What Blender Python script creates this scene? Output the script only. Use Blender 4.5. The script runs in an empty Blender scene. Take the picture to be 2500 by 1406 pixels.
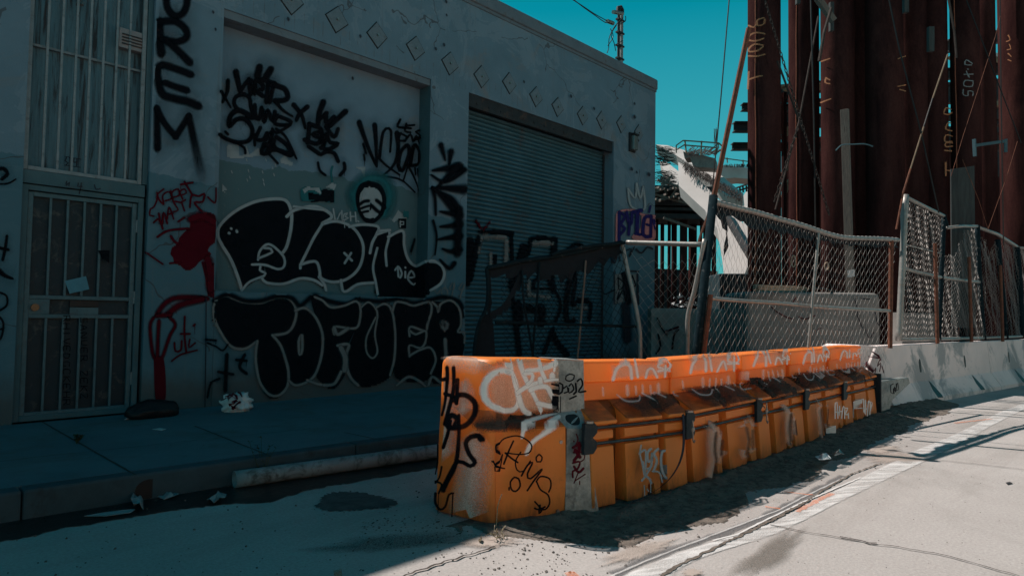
import bpy, bmesh, math, random
from mathutils import Vector, Matrix, Euler
from mathutils.bvhtree import BVHTree
from mathutils.geometry import tessellate_polygon
R=math.radians
sc=bpy.context.scene; col=sc.collection
random.seed(7)
# ------------------------------------------------------------ camera
FPX=1585.77; YAW=R(44.064); PITCH=R(2.2752); ROLL=R(.8385); CAM=Vector((0,0,1.35))
vd=Vector((math.cos(YAW)*math.cos(PITCH),math.sin(YAW)*math.cos(PITCH),math.sin(PITCH)))
vr=Vector((math.sin(YAW),-math.cos(YAW),0)); vu=vr.cross(vd)
rr=vr*math.cos(ROLL)+vu*math.sin(ROLL); uu=-vr*math.sin(ROLL)+vu*math.cos(ROLL)
cd=bpy.data.cameras.new('camera'); co=bpy.data.objects.new('camera',cd); col.objects.link(co)
co.matrix_world=Matrix(((rr.x,uu.x,-vd.x,CAM.x),(rr.y,uu.y,-vd.y,CAM.y),(rr.z,uu.z,-vd.z,CAM.z),(0,0,0,1)))
cd.sensor_width=36; cd.lens=36*FPX/2500; cd.clip_start=.05; cd.clip_end=4000
sc.camera=co; sc.render.resolution_x=1024; sc.render.resolution_y=575
# ------------------------------------------------------------ light
ELEV=53; SAZ=(-.20,1.0)                                     # the sun stands behind the building
w=bpy.data.worlds.new('World'); sc.world=w; w.use_nodes=True
nt=w.node_tree; nt.nodes.clear()
sky=nt.nodes.new('ShaderNodeTexSky'); sky.sky_type='NISHITA'; sky.sun_disc=False
sky.sun_elevation=R(ELEV); sky.sun_rotation=math.atan2(SAZ[0],SAZ[1]); sky.dust_density=.6; sky.ozone_density=3
mx=nt.nodes.new('ShaderNodeMix'); mx.data_type='RGBA'; mx.blend_type='MULTIPLY'; mx.inputs[0].default_value=1
mx.inputs[7].default_value=(.02,.95,.95,1)
even=nt.nodes.new('ShaderNodeMix'); even.data_type='RGBA'; even.inputs[0].default_value=.85; even.inputs[7].default_value=(.05,3.0,3.95,1)
tcw=nt.nodes.new('ShaderNodeTexCoord'); sxw=nt.nodes.new('ShaderNodeSeparateXYZ'); nt.links.new(tcw.outputs['Generated'],sxw.inputs[0])
zen=nt.nodes.new('ShaderNodeMapRange'); zen.interpolation_type='SMOOTHSTEP'; zen.inputs[1].default_value=.36; zen.inputs[2].default_value=.80; zen.inputs[3].default_value=.076; zen.inputs[4].default_value=.026
cr=nt.nodes.new('ShaderNodeValToRGB'); nt.links.new(sxw.outputs[2],cr.inputs[0]); e=cr.color_ramp.elements
e[0].position=.05; e[0].color=(.22,1,1,1); e[1].position=.43; e[1].color=(.002,.65,.83,1); e3=e.new(.28); e3.color=(.10,.86,.99,1); e2=e.new(.8); e2.color=(.006,.60,1,1)
sca=nt.nodes.new('ShaderNodeMix'); sca.data_type='RGBA'; sca.blend_type='MULTIPLY'; sca.inputs[0].default_value=1; sca.clamp_result=False; sca.inputs[7].default_value=(4.1,4.1,4.1,1)
nt.links.new(cr.outputs[0],sca.inputs[6]); nt.links.new(sca.outputs[2],even.inputs[7])
nt.links.new(sxw.outputs[2],zen.inputs[0])                  # the sky deepens towards the zenith
bg=nt.nodes.new('ShaderNodeBackground'); nt.links.new(zen.outputs[0],bg.inputs[1])
wo=nt.nodes.new('ShaderNodeOutputWorld')
nt.links.new(sky.outputs[0],mx.inputs[6]); nt.links.new(mx.outputs[2],even.inputs[6]); nt.links.new(even.outputs[2],bg.inputs[0]); nt.links.new(bg.outputs[0],wo.inputs[0])
sd=bpy.data.lights.new('sun','SUN'); sd.energy=4.35; sd.angle=R(.5); sd.color=(1,.90,.83)
so=bpy.data.objects.new('sun',sd); col.objects.link(so)
sv=Vector((SAZ[0],SAZ[1],math.tan(R(ELEV)))).normalized(); so.rotation_euler=sv.to_track_quat('Z','Y').to_euler()
vs=sc.view_settings; vs.view_transform='Standard'; vs.look='None'; vs.exposure=.45; vs.gamma=1; vs.use_curve_mapping=False
sc.cycles.transparent_max_bounces=48; sc.cycles.max_bounces=12; sc.cycles.diffuse_bounces=10; sc.cycles.transmission_bounces=10
# ------------------------------------------------------------ from a place in the photograph to a place in the street
def ray(x,y): return vd+rr*((x-1250)/FPX)-uu*((y-703)/FPX)
def onz(x,y,z=0.): v=ray(x,y); return CAM+v*((z-CAM.z)/v.z)
def ony(x,y,Y): v=ray(x,y); return CAM+v*(Y/v.y)
def atd(x,y,d): return CAM+ray(x,y)*d
def toplane(x,y,p,n): v=ray(x,y); return CAM+v*((p-CAM).dot(n)/v.dot(n))
# ------------------------------------------------------------ materials
def N(t,k,**a):
    n=t.nodes.new('ShaderNode'+k)
    for q,v in a.items(): setattr(n,q,v)
    return n
def ramp(t,src,stops):
    r=N(t,'ValToRGB'); e=r.color_ramp.elements
    while len(e)>1: e.remove(e[-1])
    for i,(p,c) in enumerate(stops):
        x=e[0] if i==0 else e.new(p)
        x.position=p; x.color=(*c,1) if len(c)==3 else c
    t.links.new(src,r.inputs[0]); return r.outputs[0]
def noise(t,vec,scale,detail=5,rough=.6,dist=0,stretch=None):
    if stretch:
        m=N(t,'Mapping'); m.inputs[3].default_value=stretch; t.links.new(vec,m.inputs[0]); vec=m.outputs[0]
    n=N(t,'TexNoise'); n.inputs['Scale'].default_value=scale; n.inputs['Detail'].default_value=detail
    n.inputs['Roughness'].default_value=rough; n.inputs['Distortion'].default_value=dist
    t.links.new(vec,n.inputs['Vector']); return n.outputs['Fac']
def mixc(t,f,a,b,mode='MIX'):
    m=N(t,'Mix',data_type='RGBA',blend_type=mode)
    for s,i in((f,0),(a,6),(b,7)):
        if isinstance(s,(int,float)): m.inputs[i].default_value=s
        elif isinstance(s,tuple): m.inputs[i].default_value=(*s,1) if len(s)==3 else s
        else: t.links.new(s,m.inputs[i])
    return m.outputs[2]
def mth(t,op,a,b=0.):
    m=N(t,'Math',operation=op)
    for s,i in((a,0),(b,1)):
        if isinstance(s,(int,float)): m.inputs[i].default_value=s
        else: t.links.new(s,m.inputs[i])
    return m.outputs[0]
MATS={}
def mat(name,c,c2=None,rough=.8,metal=0,scale=3,stain=None,stain_scale=1.2,stain_amt=(.55,.7),bump=.2,bscale=40,spec=.3,stretch=None,extra=None,speck=None):
    m=bpy.data.materials.new(name); m.use_nodes=True; t=m.node_tree; b=t.nodes['Principled BSDF']
    tc=N(t,'TexCoord').outputs['Object']
    c2=c2 or tuple(x*.8 for x in c)
    f=noise(t,tc,scale,6,.65,stretch=stretch)
    o=ramp(t,f,[(.35,c2),(.65,c)])
    if stain:
        s=noise(t,tc,stain_scale,7,.7,.6,stretch=stretch)
        s=ramp(t,s,[(stain_amt[0],(0,0,0)),(stain_amt[1],(1,1,1))]); o=mixc(t,s,o,stain)
    if speck:
        v=N(t,'TexVoronoi'); v.inputs['Scale'].default_value=speck[0]; t.links.new(tc,v.inputs['Vector'])
        s=ramp(t,v.outputs['Distance'],[(.0,(1,1,1)),(speck[1],(0,0,0))]); o=mixc(t,s,o,speck[2])
    if extra: o=extra(t,tc,o,b)
    t.links.new(o,b.inputs['Base Color'])
    b.inputs['Metallic'].default_value=metal; b.inputs['Specular IOR Level'].default_value=spec
    rf=noise(t,tc,scale*3,4); mr=N(t,'MapRange'); mr.inputs[3].default_value=max(0,rough-.12); mr.inputs[4].default_value=min(1,rough+.1)
    t.links.new(rf,mr.inputs[0]); t.links.new(mr.outputs[0],b.inputs['Roughness'])
    if bump:
        bf=noise(t,tc,bscale,6,.7); bn=N(t,'Bump'); bn.inputs['Strength'].default_value=bump; bn.inputs['Distance'].default_value=.01
        t.links.new(bf,bn.inputs['Height']); t.links.new(bn.outputs[0],b.inputs['Normal'])
    MATS[name]=m; return m
def paint(name,c,rough=.6,speckle=.5,metal=0):
    """sprayed paint: covers by the mesh's 'cov' attribute, grainy at its soft edge"""
    m=bpy.data.materials.new(name); m.use_nodes=True; t=m.node_tree; b=t.nodes['Principled BSDF']
    tc=N(t,'TexCoord').outputs['Object']
    a=N(t,'Attribute',attribute_name='cov').outputs['Fac']
    n=noise(t,tc,160,3,.6); n2=noise(t,tc,6,5,.6)
    g=mth(t,'MULTIPLY',mth(t,'SUBTRACT',n,.5),speckle*2.2)
    # grain only where the cover is partial
    k=mth(t,'MULTIPLY',mth(t,'MULTIPLY',a,mth(t,'SUBTRACT',1.,a)),4.)
    x=mth(t,'ADD',a,mth(t,'MULTIPLY',g,k))
    w_=mth(t,'MULTIPLY',x,mth(t,'ADD',.86,mth(t,'MULTIPLY',n2,.25)))
    cl=N(t,'Clamp'); t.links.new(w_,cl.inputs[0]); t.links.new(cl.outputs[0],b.inputs['Alpha'])
    o=ramp(t,n2,[(.3,tuple(v*.8 for v in c)),(.7,c)]); t.links.new(o,b.inputs['Base Color'])
    b.inputs['Roughness'].default_value=.8; b.inputs['Specular IOR Level'].default_value=.08
    MATS[name]=m; return m
# ------------------------------------------------------------ objects
RM={}
def props(o,label=None,cat=None,group=None,kind=None):
    for k,v in(('label',label),('category',cat),('group',group),('kind',kind)):
        if v: o[k]=v
    return o
def XF(loc,rz,rot,sx): return Matrix.Translation(Vector(loc))@(Matrix.Rotation(rz,4,'Z') if not rot else Euler(rot).to_matrix().to_4x4())@Matrix.Diagonal((sx,1,1,1))
def thing(name,label,cat,loc=(0,0,0),rz=0,group=None,rot=None,sx=1):
    o=bpy.data.objects.new(name,None); col.objects.link(o); o.location=loc; o.rotation_euler=rot or (0,0,rz)
    o.empty_display_size=.2
    RM[o]=XF(loc,rz,rot,sx); o.scale=(sx,1,1)
    return props(o,label,cat,group)
def dup(root,loc,rz,label,rot=None,sx=1):
    r=root.copy(); col.objects.link(r); r.location=loc; r.rotation_euler=rot or (0,0,rz); r['label']=label
    RM[r]=XF(loc,rz,rot,sx); r.scale=(sx,1,1)
    for ch in list(root.children):
        c=ch.copy(); col.objects.link(c); c.parent=r; RM[c]=RM[r]
        for g in ch.children:
            d=g.copy(); col.objects.link(d); d.parent=c; RM[d]=RM[r]
    return r
class MB:
    def __init__(s): s.v=[]; s.f=[]; s.cov=None
    def add(s,vs,fs):
        k=len(s.v); s.v+= [Vector(a) for a in vs]; s.f+=[tuple(k+i for i in f) for f in fs]; return s
    def box(s,a,b):
        x0,x1=sorted((a[0],b[0]));y0,y1=sorted((a[1],b[1]));z0,z1=sorted((a[2],b[2]))
        return s.add([(x0,y0,z0),(x1,y0,z0),(x1,y1,z0),(x0,y1,z0),(x0,y0,z1),(x1,y0,z1),(x1,y1,z1),(x0,y1,z1)],
          [(0,3,2,1),(4,5,6,7),(0,1,5,4),(1,2,6,5),(2,3,7,6),(3,0,4,7)])
    def tube(s,pts,r,n=6,cap=True,r2=None):
        pts=[Vector(p) for p in pts]; rings=[]; m=len(pts); pa=None
        for i,p in enumerate(pts):
            t=(pts[min(i+1,m-1)]-pts[max(i-1,0)]).normalized()
            if pa is None: a=t.cross(Vector((0,0,1)) if abs(t.z)<.9 else Vector((1,0,0))).normalized()
            else:
                a=pa-t*pa.dot(t); a=a.normalized() if a.length>1e-6 else t.orthogonal().normalized()
            pa=a; b=t.cross(a); R_=r if r2 is None else r+(r2-r)*i/max(1,m-1)
            rings.append([p+(a*math.cos(k*2*math.pi/n)+b*math.sin(k*2*math.pi/n))*R_ for k in range(n)])
        fs=[]
        for i in range(m-1):
            for k in range(n): fs.append((i*n+k,i*n+(k+1)%n,(i+1)*n+(k+1)%n,(i+1)*n+k))
        if cap: fs+= [tuple(range(n-1,-1,-1)),tuple((m-1)*n+k for k in range(n))]
        return s.add([q for g in rings for q in g],fs)
    def prism(s,poly,vec):
        """poly: list of 3-D points, pushed along vec"""
        n=len(poly); poly=[Vector(p) for p in poly]; vec=Vector(vec)
        tri=tessellate_polygon([poly])
        fs=[tuple(t) for t in tri]+[tuple(n+i for i in reversed(t)) for t in tri]
        fs+=[(i,(i+1)%n,n+(i+1)%n,n+i) for i in range(n)]
        return s.add(poly+[p+vec for p in poly],fs)
    def beam(s,a,b,w,h,up=(0,0,1)):
        a=Vector(a);b=Vector(b);t=(b-a).normalized();x=t.cross(Vector(up)).normalized();y=x.cross(t)
        q=[x*sx*w/2+y*sy*h/2 for sx,sy in((-1,-1),(1,-1),(1,1),(-1,1))]
        return s.add([a+k for k in q]+[b+k for k in q],[(3,2,1,0),(4,5,6,7),(0,1,5,4),(1,2,6,5),(2,3,7,6),(3,0,4,7)])
    def build(s,name,m,parent=None,bevel=0,smooth=False,local=False,sub=False,normals=True):
        vs=s.v; mw=RM.get(parent) if parent else None
        if mw is not None and not local: inv=mw.inverted(); vs=[inv@v for v in vs]
        me=bpy.data.meshes.new(name); me.from_pydata([tuple(v) for v in vs],[],s.f); me.update()
        if s.cov is not None:
            at=me.attributes.new('cov','FLOAT','POINT')
            at.data.foreach_set('value',s.cov)
        elif normals:
            bm=bmesh.new(); bm.from_mesh(me); bmesh.ops.recalc_face_normals(bm,faces=bm.faces); bm.to_mesh(me); bm.free()
        if smooth:
            for p in me.polygons: p.use_smooth=True
        me.materials.append(MATS[m] if isinstance(m,str) else m)
        o=bpy.data.objects.new(name,me); col.objects.link(o)
        if parent: o.parent=parent; RM[o]=RM[parent]
        if bevel:
            b=o.modifiers.new('bevel','BEVEL'); b.width=bevel; b.segments=2; b.limit_method='ANGLE'; b.angle_limit=R(35)
            if smooth or sub: o.modifiers.new('wn','WEIGHTED_NORMAL')
        o['_w']=0; del o['_w']
        return o
    def single(s,name,m,label,cat,group=None,**k):
        return props(s.build(name,m,**k),label,cat,group)
# ------------------------------------------------------------ sprayed writing: strokes traced on the wall itself
def bvh(objs):
    vs=[];fs=[]
    for o in objs:
        k=len(vs); M=RM.get(o,Matrix.Identity(4)); vs+=[M@v.co for v in o.data.vertices]; fs+=[tuple(k+i for i in p.vertices) for p in o.data.polygons]
    return BVHTree.FromPolygons(vs,fs)
def cat_rom(P,step):
    if len(P)==2: Q=[P[0],P[1]]
    out=[]
    n=len(P)
    for i in range(n-1):
        p0=P[max(i-1,0)];p1=P[i];p2=P[i+1];p3=P[min(i+2,n-1)]
        L=math.hypot(p2[0]-p1[0],p2[1]-p1[1]); k=max(1,int(L/step))
        for j in range(k):
            t=j/k
            out.append(tuple(.5*((2*p1[c])+(-p0[c]+p2[c])*t+(2*p0[c]-5*p1[c]+4*p2[c]-p3[c])*t*t+(-p0[c]+3*p1[c]-3*p2[c]+p3[c])*t**3) for c in(0,1)))
    out.append(tuple(P[-1][:2])); return out
LIFT=[.0025]
class Spray:
    def __init__(s,tree,soft=.35,step=5,jump=.5,mul=1.,top=2.): s.mul=mul; s.top=top; s.t=tree; s.mb=MB(); s.mb.cov=[]; s.soft=soft; s.step=step; s.jump=jump; s.lift=LIFT[0]; LIFT[0]+=.0006
    def hit(s,x,y,l):
        v=ray(x,y).normalized(); h=s.t.ray_cast(CAM,v)
        if h[0] is None: return None
        n=h[1] if h[1].dot(v)<0 else -h[1]
        if n.z>s.top: return None
        return h[0]+n*l,h[3]
    def grid(s,rows,covs):
        """rows: list of lists of px points"""
        s.lift+=.00012; base=len(s.mb.v); idx=[]
        for r,cv in zip(rows,covs):
            q=[]
            for (x,y),c in zip(r,cv):
                h=s.hit(x,y,s.lift)
                if h is None: q.append(None)
                else: q.append((len(s.mb.v),h[1])); s.mb.v.append(h[0]); s.mb.cov.append(c)
            idx.append(q)
        for i in range(len(idx)-1):
            for j in range(len(idx[i])-1):
                a=(idx[i][j],idx[i][j+1],idx[i+1][j+1],idx[i+1][j])
                if any(k is None for k in a): continue
                d=[k[1] for k in a]
                if max(d)-min(d)>s.jump: continue
                s.mb.f.append(tuple(k[0] for k in a))
    def stroke(s,P,w,w2=None,soft=None,smooth=True,fade=0):
        soft=s.soft if soft is None else soft; w2=w if w2 is None else w2
        Q=cat_rom(P,s.step) if smooth else [p for i in range(len(P)-1) for p in [tuple(P[i][c]+(P[i+1][c]-P[i][c])*k/max(1,int(math.hypot(P[i+1][0]-P[i][0],P[i+1][1]-P[i][1])/s.step)) for c in(0,1)) for k in range(max(1,int(math.hypot(P[i+1][0]-P[i][0],P[i+1][1]-P[i][1])/s.step)))]]+[P[-1]]
        n=len(Q)
        if n<2: return s
        rows=[];covs=[]
        def nrm(i):
            a=Q[max(i-1,0)];b=Q[min(i+1,n-1)];dx,dy=b[0]-a[0],b[1]-a[1];L=math.hypot(dx,dy) or 1;return dx/L,dy/L
        prof=[(-1-soft,0),(-1+soft,1),(0,1),(1-soft,1),(1+soft,0)]
        def ring(x,y,tx,ty,hw,sc,c):
            rows.append([(x-ty*k*hw*sc,y+tx*k*hw*sc) for k,_ in prof]); covs.append([cv*c*s.mul for _,cv in prof])
        tx,ty=nrm(0); h0=w/2
        ring(Q[0][0]-tx*h0*(1+soft),Q[0][1]-ty*h0*(1+soft),tx,ty,h0,.35,0); ring(Q[0][0]-tx*h0*.55,Q[0][1]-ty*h0*.55,tx,ty,h0,.8,1)
        for i in range(n):
            tx,ty=nrm(i); f=i/(n-1); hw=(w+(w2-w)*f)/2
            c=1 if not fade else max(0,1-fade*f**2)
            ring(Q[i][0],Q[i][1],tx,ty,hw,1,c)
        hw=w2/2; c=1-fade if fade else 1
        ring(Q[-1][0]+tx*hw*.55,Q[-1][1]+ty*hw*.55,tx,ty,hw,.8,max(0,c)); ring(Q[-1][0]+tx*hw*(1+soft),Q[-1][1]+ty*hw*(1+soft),tx,ty,hw,.35,0)
        s.grid(rows,covs); return s
    def fill(s,poly,cell=8,smooth=True,cov=1,edge=0):
        s.lift+=.00012
        P=cat_rom(list(poly)+[poly[0]],10)[:-1] if smooth else list(poly)
        ys=[p[1] for p in P]; y=min(ys); yi=y
        cache={}
        def vtx(x,y):
            k=(round(x,1),round(y,1))
            if k not in cache:
                h=s.hit(x,y,s.lift)
                if h is None: cache[k]=None
                else:
                    c=cov
                    if edge:
                        dm=1e9
                        for i in range(len(P)):
                            a=P[i-1];b=P[i];dx,dy=b[0]-a[0],b[1]-a[1];q=dx*dx+dy*dy or 1;t=max(0,min(1,((x-a[0])*dx+(y-a[1])*dy)/q)); dm=min(dm,math.hypot(a[0]+dx*t-x,a[1]+dy*t-y))
                        t=max(0,min(1,(dm-cell*.7)/edge)); c=cov*t*t*(3-2*t)
                    cache[k]=(len(s.mb.v),h[1]); s.mb.v.append(h[0]); s.mb.cov.append(c)
            return cache[k]
        def spans(y):
            xs=[]
            for i in range(len(P)):
                a=P[i];b=P[(i+1)%len(P)]
                if (a[1]<=y)!=(b[1]<=y): xs.append(a[0]+(b[0]-a[0])*(y-a[1])/(b[1]-a[1]))
            xs.sort(); return [(xs[i],xs[i+1]) for i in range(0,len(xs)-1,2)]
        y0=math.floor(min(ys)/cell)*cell
        while y0<max(ys):
            for a,b in spans(y0+cell/2):
                x=a
                while x<b-.01:
                    nx=min(b,(math.floor(x/cell)+1)*cell)
                    if nx-x<.05: nx=min(b,nx+cell)
                    q=(vtx(x,y0),vtx(nx,y0),vtx(nx,y0+cell),vtx(x,y0+cell))
                    if all(q):
                        d=[k[1] for k in q]
                        if max(d)-min(d)<=s.jump: s.mb.f.append(tuple(k[0] for k in q))
                    x=nx
            y0+=cell
        return s
    def done(s,m,parent,name='graffiti',label=None):
        o=s.mb.build(name,m,parent)
        if label: o['label']=label
        return o
def zm(x0,y0,k,P): return [(x0+a/k,y0+b/k) for a,b in P]
# ------------------------------------------------------------ materials of the place
def plaster_extra(t,tc,o,b):
    # scored vertical comb lines in the band above the openings
    s=N(t,'SeparateXYZ'); t.links.new(tc,s.inputs[0])
    fr=mth(t,'FRACT',mth(t,'MULTIPLY',s.outputs[0],7.2)); ln=mth(t,'LESS_THAN',fr,.07)
    z1=mth(t,'GREATER_THAN',s.outputs[2],4.90); nz=noise(t,tc,9,3)
    z2=mth(t,'LESS_THAN',s.outputs[2],mth(t,'ADD',5.02,mth(t,'MULTIPLY',nz,.28)))
    k=mth(t,'MULTIPLY',mth(t,'MULTIPLY',ln,z1),z2)
    nn=ramp(t,noise(t,tc,5,2),[(.42,(0,0,0)),(.6,(.75,.75,.75))])
    o=mixc(t,mixc(t,1.,k,nn,'MULTIPLY'),o,(.09,.095,.1))
    # patched and re-painted areas, then a darker blue-grey tone low down
    v=N(t,'TexVoronoi',feature='F1'); v.inputs['Scale'].default_value=.8; t.links.new(tc,v.inputs['Vector'])
    p=ramp(t,noise(t,tc,.9,4,.75,1.5),[(.53,(0,0,0)),(.55,(.35,.35,.35))]); o=mixc(t,p,o,(.19,.26,.31))
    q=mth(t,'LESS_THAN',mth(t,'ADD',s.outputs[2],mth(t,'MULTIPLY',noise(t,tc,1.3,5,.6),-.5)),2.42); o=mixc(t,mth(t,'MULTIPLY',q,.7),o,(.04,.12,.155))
    # rain streaks and hairline cracks
    st_=ramp(t,noise(t,tc,1.,5,.7,stretch=(7,7,.22)),[(.56,(0,0,0)),(.74,(.55,.55,.55))]); o=mixc(t,st_,o,(.12,.14,.155))
    dm=N(t,'VectorMath',operation='ADD'); wn=N(t,'TexNoise'); wn.inputs['Scale'].default_value=3; t.links.new(tc,wn.inputs['Vector']); t.links.new(tc,dm.inputs[0]); ws=N(t,'VectorMath',operation='SCALE'); ws.inputs['Scale'].default_value=.35; t.links.new(wn.outputs['Color'],ws.inputs[0]); t.links.new(ws.outputs[0],dm.inputs[1])
    vc=N(t,'TexVoronoi',feature='DISTANCE_TO_EDGE'); vc.inputs['Scale'].default_value=.55; t.links.new(dm.outputs[0],vc.inputs['Vector'])
    ck=mth(t,'MULTIPLY',mth(t,'LESS_THAN',vc.outputs['Distance'],.0035),mth(t,'GREATER_THAN',noise(t,tc,.9,2),.5)); o=mixc(t,mth(t,'MULTIPLY',ck,.7),o,(.05,.05,.055))
    # splash dirt along the foot
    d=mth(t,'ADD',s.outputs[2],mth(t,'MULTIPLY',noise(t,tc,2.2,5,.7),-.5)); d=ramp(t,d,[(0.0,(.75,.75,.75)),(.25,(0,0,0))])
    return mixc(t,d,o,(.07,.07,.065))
def buff_extra(t,tc,o,b):
    s=N(t,'SeparateXYZ'); t.links.new(tc,s.inputs[0])
    z=mth(t,'ADD',s.outputs[2],mth(t,'MULTIPLY',noise(t,tc,1.6,5,.6),-.45))
    k=ramp(t,z,[(2.795/10,(1,1,1)),(2.81/10,(0,0,0))]) if 0 else mth(t,'LESS_THAN',z,2.86)
    o=mixc(t,k,o,(.07,.135,.155))
    p=ramp(t,noise(t,tc,14,6,.75,stretch=(1,1,.35)),[(.66,(0,0,0)),(.68,(1,1,1))])
    return mixc(t,mixc(t,1.,p,k,'MULTIPLY'),o,(.22,.24,.23))
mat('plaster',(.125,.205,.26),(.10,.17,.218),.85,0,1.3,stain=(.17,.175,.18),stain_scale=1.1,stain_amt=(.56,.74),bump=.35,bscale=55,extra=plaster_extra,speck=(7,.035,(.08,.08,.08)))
mat('panel_plaster',(.14,.225,.29),(.115,.19,.25),.85,0,1.6,stain=(.18,.18,.18),stain_scale=1.4,stain_amt=(.56,.72),bump=.4,bscale=60,extra=buff_extra)
mat('cap',(.13,.17,.20),(.10,.135,.16),.85,0,3,stain=(.09,.09,.09),stain_scale=6)
mat('joint_teal',(.055,.115,.135),(.04,.09,.11),.7,0,3,stain=(.05,.08,.09),stain_scale=5)
mat('dark_steel',(.03,.035,.04),(.018,.021,.024),.7,.1,6,stain=(.09,.05,.035),stain_scale=5)
mat('shutter',(.055,.14,.18),(.04,.11,.14),.5,.35,2,stain=(.08,.09,.1),stain_scale=2.5,bump=.08)
mat('plate',(.15,.20,.235),(.11,.155,.18),.7,.1,10,stain=(.1,.1,.1),stain_scale=20)
mat('gate_paint',(.21,.25,.27),(.15,.19,.205),.55,.1,10,stain=(.1,.11,.12),stain_scale=12,bump=.1)
mat('gate_teal',(.065,.13,.155),(.045,.10,.12),.55,.1,10,stain=(.05,.07,.08),stain_scale=12,bump=.1)
mat('gate_sheet',(.004,.024,.036),(.003,.018,.027),.55,.1,4,stain=(.06,.07,.07),stain_scale=6,bump=.15)
mat('door_board',(.095,.195,.24),(.07,.145,.18),.7,0,7,stain=(.03,.035,.04),stain_scale=3,stain_amt=(.5,.62),stretch=(7,7,.35),bump=.5,bscale=25)
mat('vent_box',(.22,.22,.23),None,.6,.1,8)
mat('black',(.012,.013,.015),None,.5,0,8)
mat('brass',(.10,.085,.06),None,.35,.9,20)
mat('dull_paper',(.22,.26,.27),(.15,.18,.19),.8,0,9)
mat('glassy',(.12,.16,.16),None,.15,0,4,spec=.5)
mat('sticker_blue',(.05,.22,.30),None,.5,0,4); mat('paper',(.5,.5,.5),(.4,.4,.4),.8,0,9)
def road_extra(t,tc,o,b):
    s=noise(t,tc,1.1,5,.65,.5,stretch=(.25,1.4,1)); s=ramp(t,s,[(.52,(0,0,0)),(.72,(.5,.5,.5))]); o=mixc(t,s,o,(.235,.21,.19))
    g=noise(t,tc,55,5,.8); g=ramp(t,g,[(.3,(.74,.74,.74)),(.66,(1.14,1.14,1.14))]); o=mixc(t,1.,o,g,'MULTIPLY')
    v=N(t,'TexVoronoi'); v.inputs['Scale'].default_value=11; t.links.new(tc,v.inputs['Vector'])
    m=noise(t,tc,3,2); q=mth(t,'LESS_THAN',v.outputs['Distance'],mth(t,'MULTIPLY',mth(t,'SUBTRACT',m,.42),.35)); return mixc(t,q,o,(.12,.105,.09))
mat('concrete_road',(.41,.385,.37),(.355,.33,.315),.9,0,.7,stain=(.27,.255,.24),stain_scale=.5,stain_amt=(.5,.75),bump=.5,bscale=120,extra=road_extra)
mat('site_ground',(.07,.06,.05),(.045,.038,.032),.95,0,.6,bump=.6,bscale=6)
mat('sidewalk',(.12,.155,.175),(.095,.12,.14),.9,0,1.2,stain=(.10,.10,.10),stain_scale=1.7,stain_amt=(.5,.68),bump=.4,bscale=70,speck=(9,.05,(.05,.05,.05)))
mat('curb',(.045,.075,.09),(.03,.05,.06),.9,0,3,stain=(.03,.03,.03),stain_scale=2.3,bump=.4)
mat('wet',(.016,.017,.018),(.008,.008,.009),.35,0,4,spec=.5,bump=.3,bscale=20)
mat('asphalt',(.10,.10,.10),(.05,.05,.05),.9,0,8,bump=.8,bscale=90)
mat('crack',(.05,.04,.035),None,.95,0,8)
mat('dirt',(.20,.165,.14),(.10,.083,.07),.95,0,14,stain=(.05,.043,.038),stain_scale=9,stain_amt=(.5,.66),bump=1.,bscale=60)
mat('stone',(.16,.14,.125),(.07,.06,.055),.9,0,20)
def orange_mat(name,c,c2,stain):
    def ex(t,tc,o,b):
        s=N(t,'SeparateXYZ'); t.links.new(tc,s.inputs[0])
        z=mth(t,'ADD',s.outputs[2],mth(t,'MULTIPLY',noise(t,tc,9,5,.75,stretch=(2,2,.6)),-.32))
        k=ramp(t,mth(t,'ADD',z,.3),[(.12,(.9,.9,.9)),(.19,(.35,.35,.35)),(.30,(0,0,0))]); o=mixc(t,k,o,(.12,.055,.03))
        sc_=ramp(t,noise(t,tc,5,6,.7,1,stretch=(1,1,.3)),[(.60,(0,0,0)),(.7,(.55,.55,.55))]); o=mixc(t,sc_,o,stain)
        if name=='orange':
            y=s.outputs[1]; sy=mth(t,'SUBTRACT',.3,mth(t,'ABSOLUTE',mth(t,'SUBTRACT',y,.3)))
            dl=mth(t,'SUBTRACT',s.outputs[2],mth(t,'ADD',.596,mth(t,'MULTIPLY',sy,.596)))
            a1=mth(t,'GREATER_THAN',dl,-.014); a2=mth(t,'LESS_THAN',s.outputs[2],.722); a3=mth(t,'GREATER_THAN',s.outputs[2],.6)
            lk=mth(t,'MULTIPLY',mth(t,'MULTIPLY',a1,a2),a3); nl=ramp(t,noise(t,tc,6,5,.7,stretch=(1,2,1)),[(.30,(.35,.35,.35)),(.6,(.95,.95,.95))])
            o=mixc(t,mixc(t,1.,lk,nl,'MULTIPLY'),o,(.17,.085,.05))      # grime lying on the ledges
        sr=ramp(t,noise(t,tc,26,5,.8,2),[(.64,(0,0,0)),(.68,(.6,.6,.6))]); o=mixc(t,sr,o,(.25,.08,.02))
        tr=N(t,'BsdfTranslucent'); t.links.new(mixc(t,.5,o,(1.,.72,.34)),tr.inputs[0]); ms=N(t,'MixShader'); ms.inputs[0].default_value=.4
        t.links.new(b.outputs[0],ms.inputs[1]); t.links.new(tr.outputs[0],ms.inputs[2])
        t.links.new(ms.outputs[0],t.nodes['Material Output'].inputs[0])
        return o
    mat(name,c,c2,.45,0,2.2,bump=.12,bscale=30,spec=.4,extra=ex)
orange_mat('orange_shade',(.24,.07,.014),(.15,.045,.01),(.2,.07,.02))  # darker copy of the orange: shade in the rib gaps put into the colour
orange_mat('orange',(.97,.33,.07),(.90,.28,.05),(.5,.17,.05))
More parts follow.
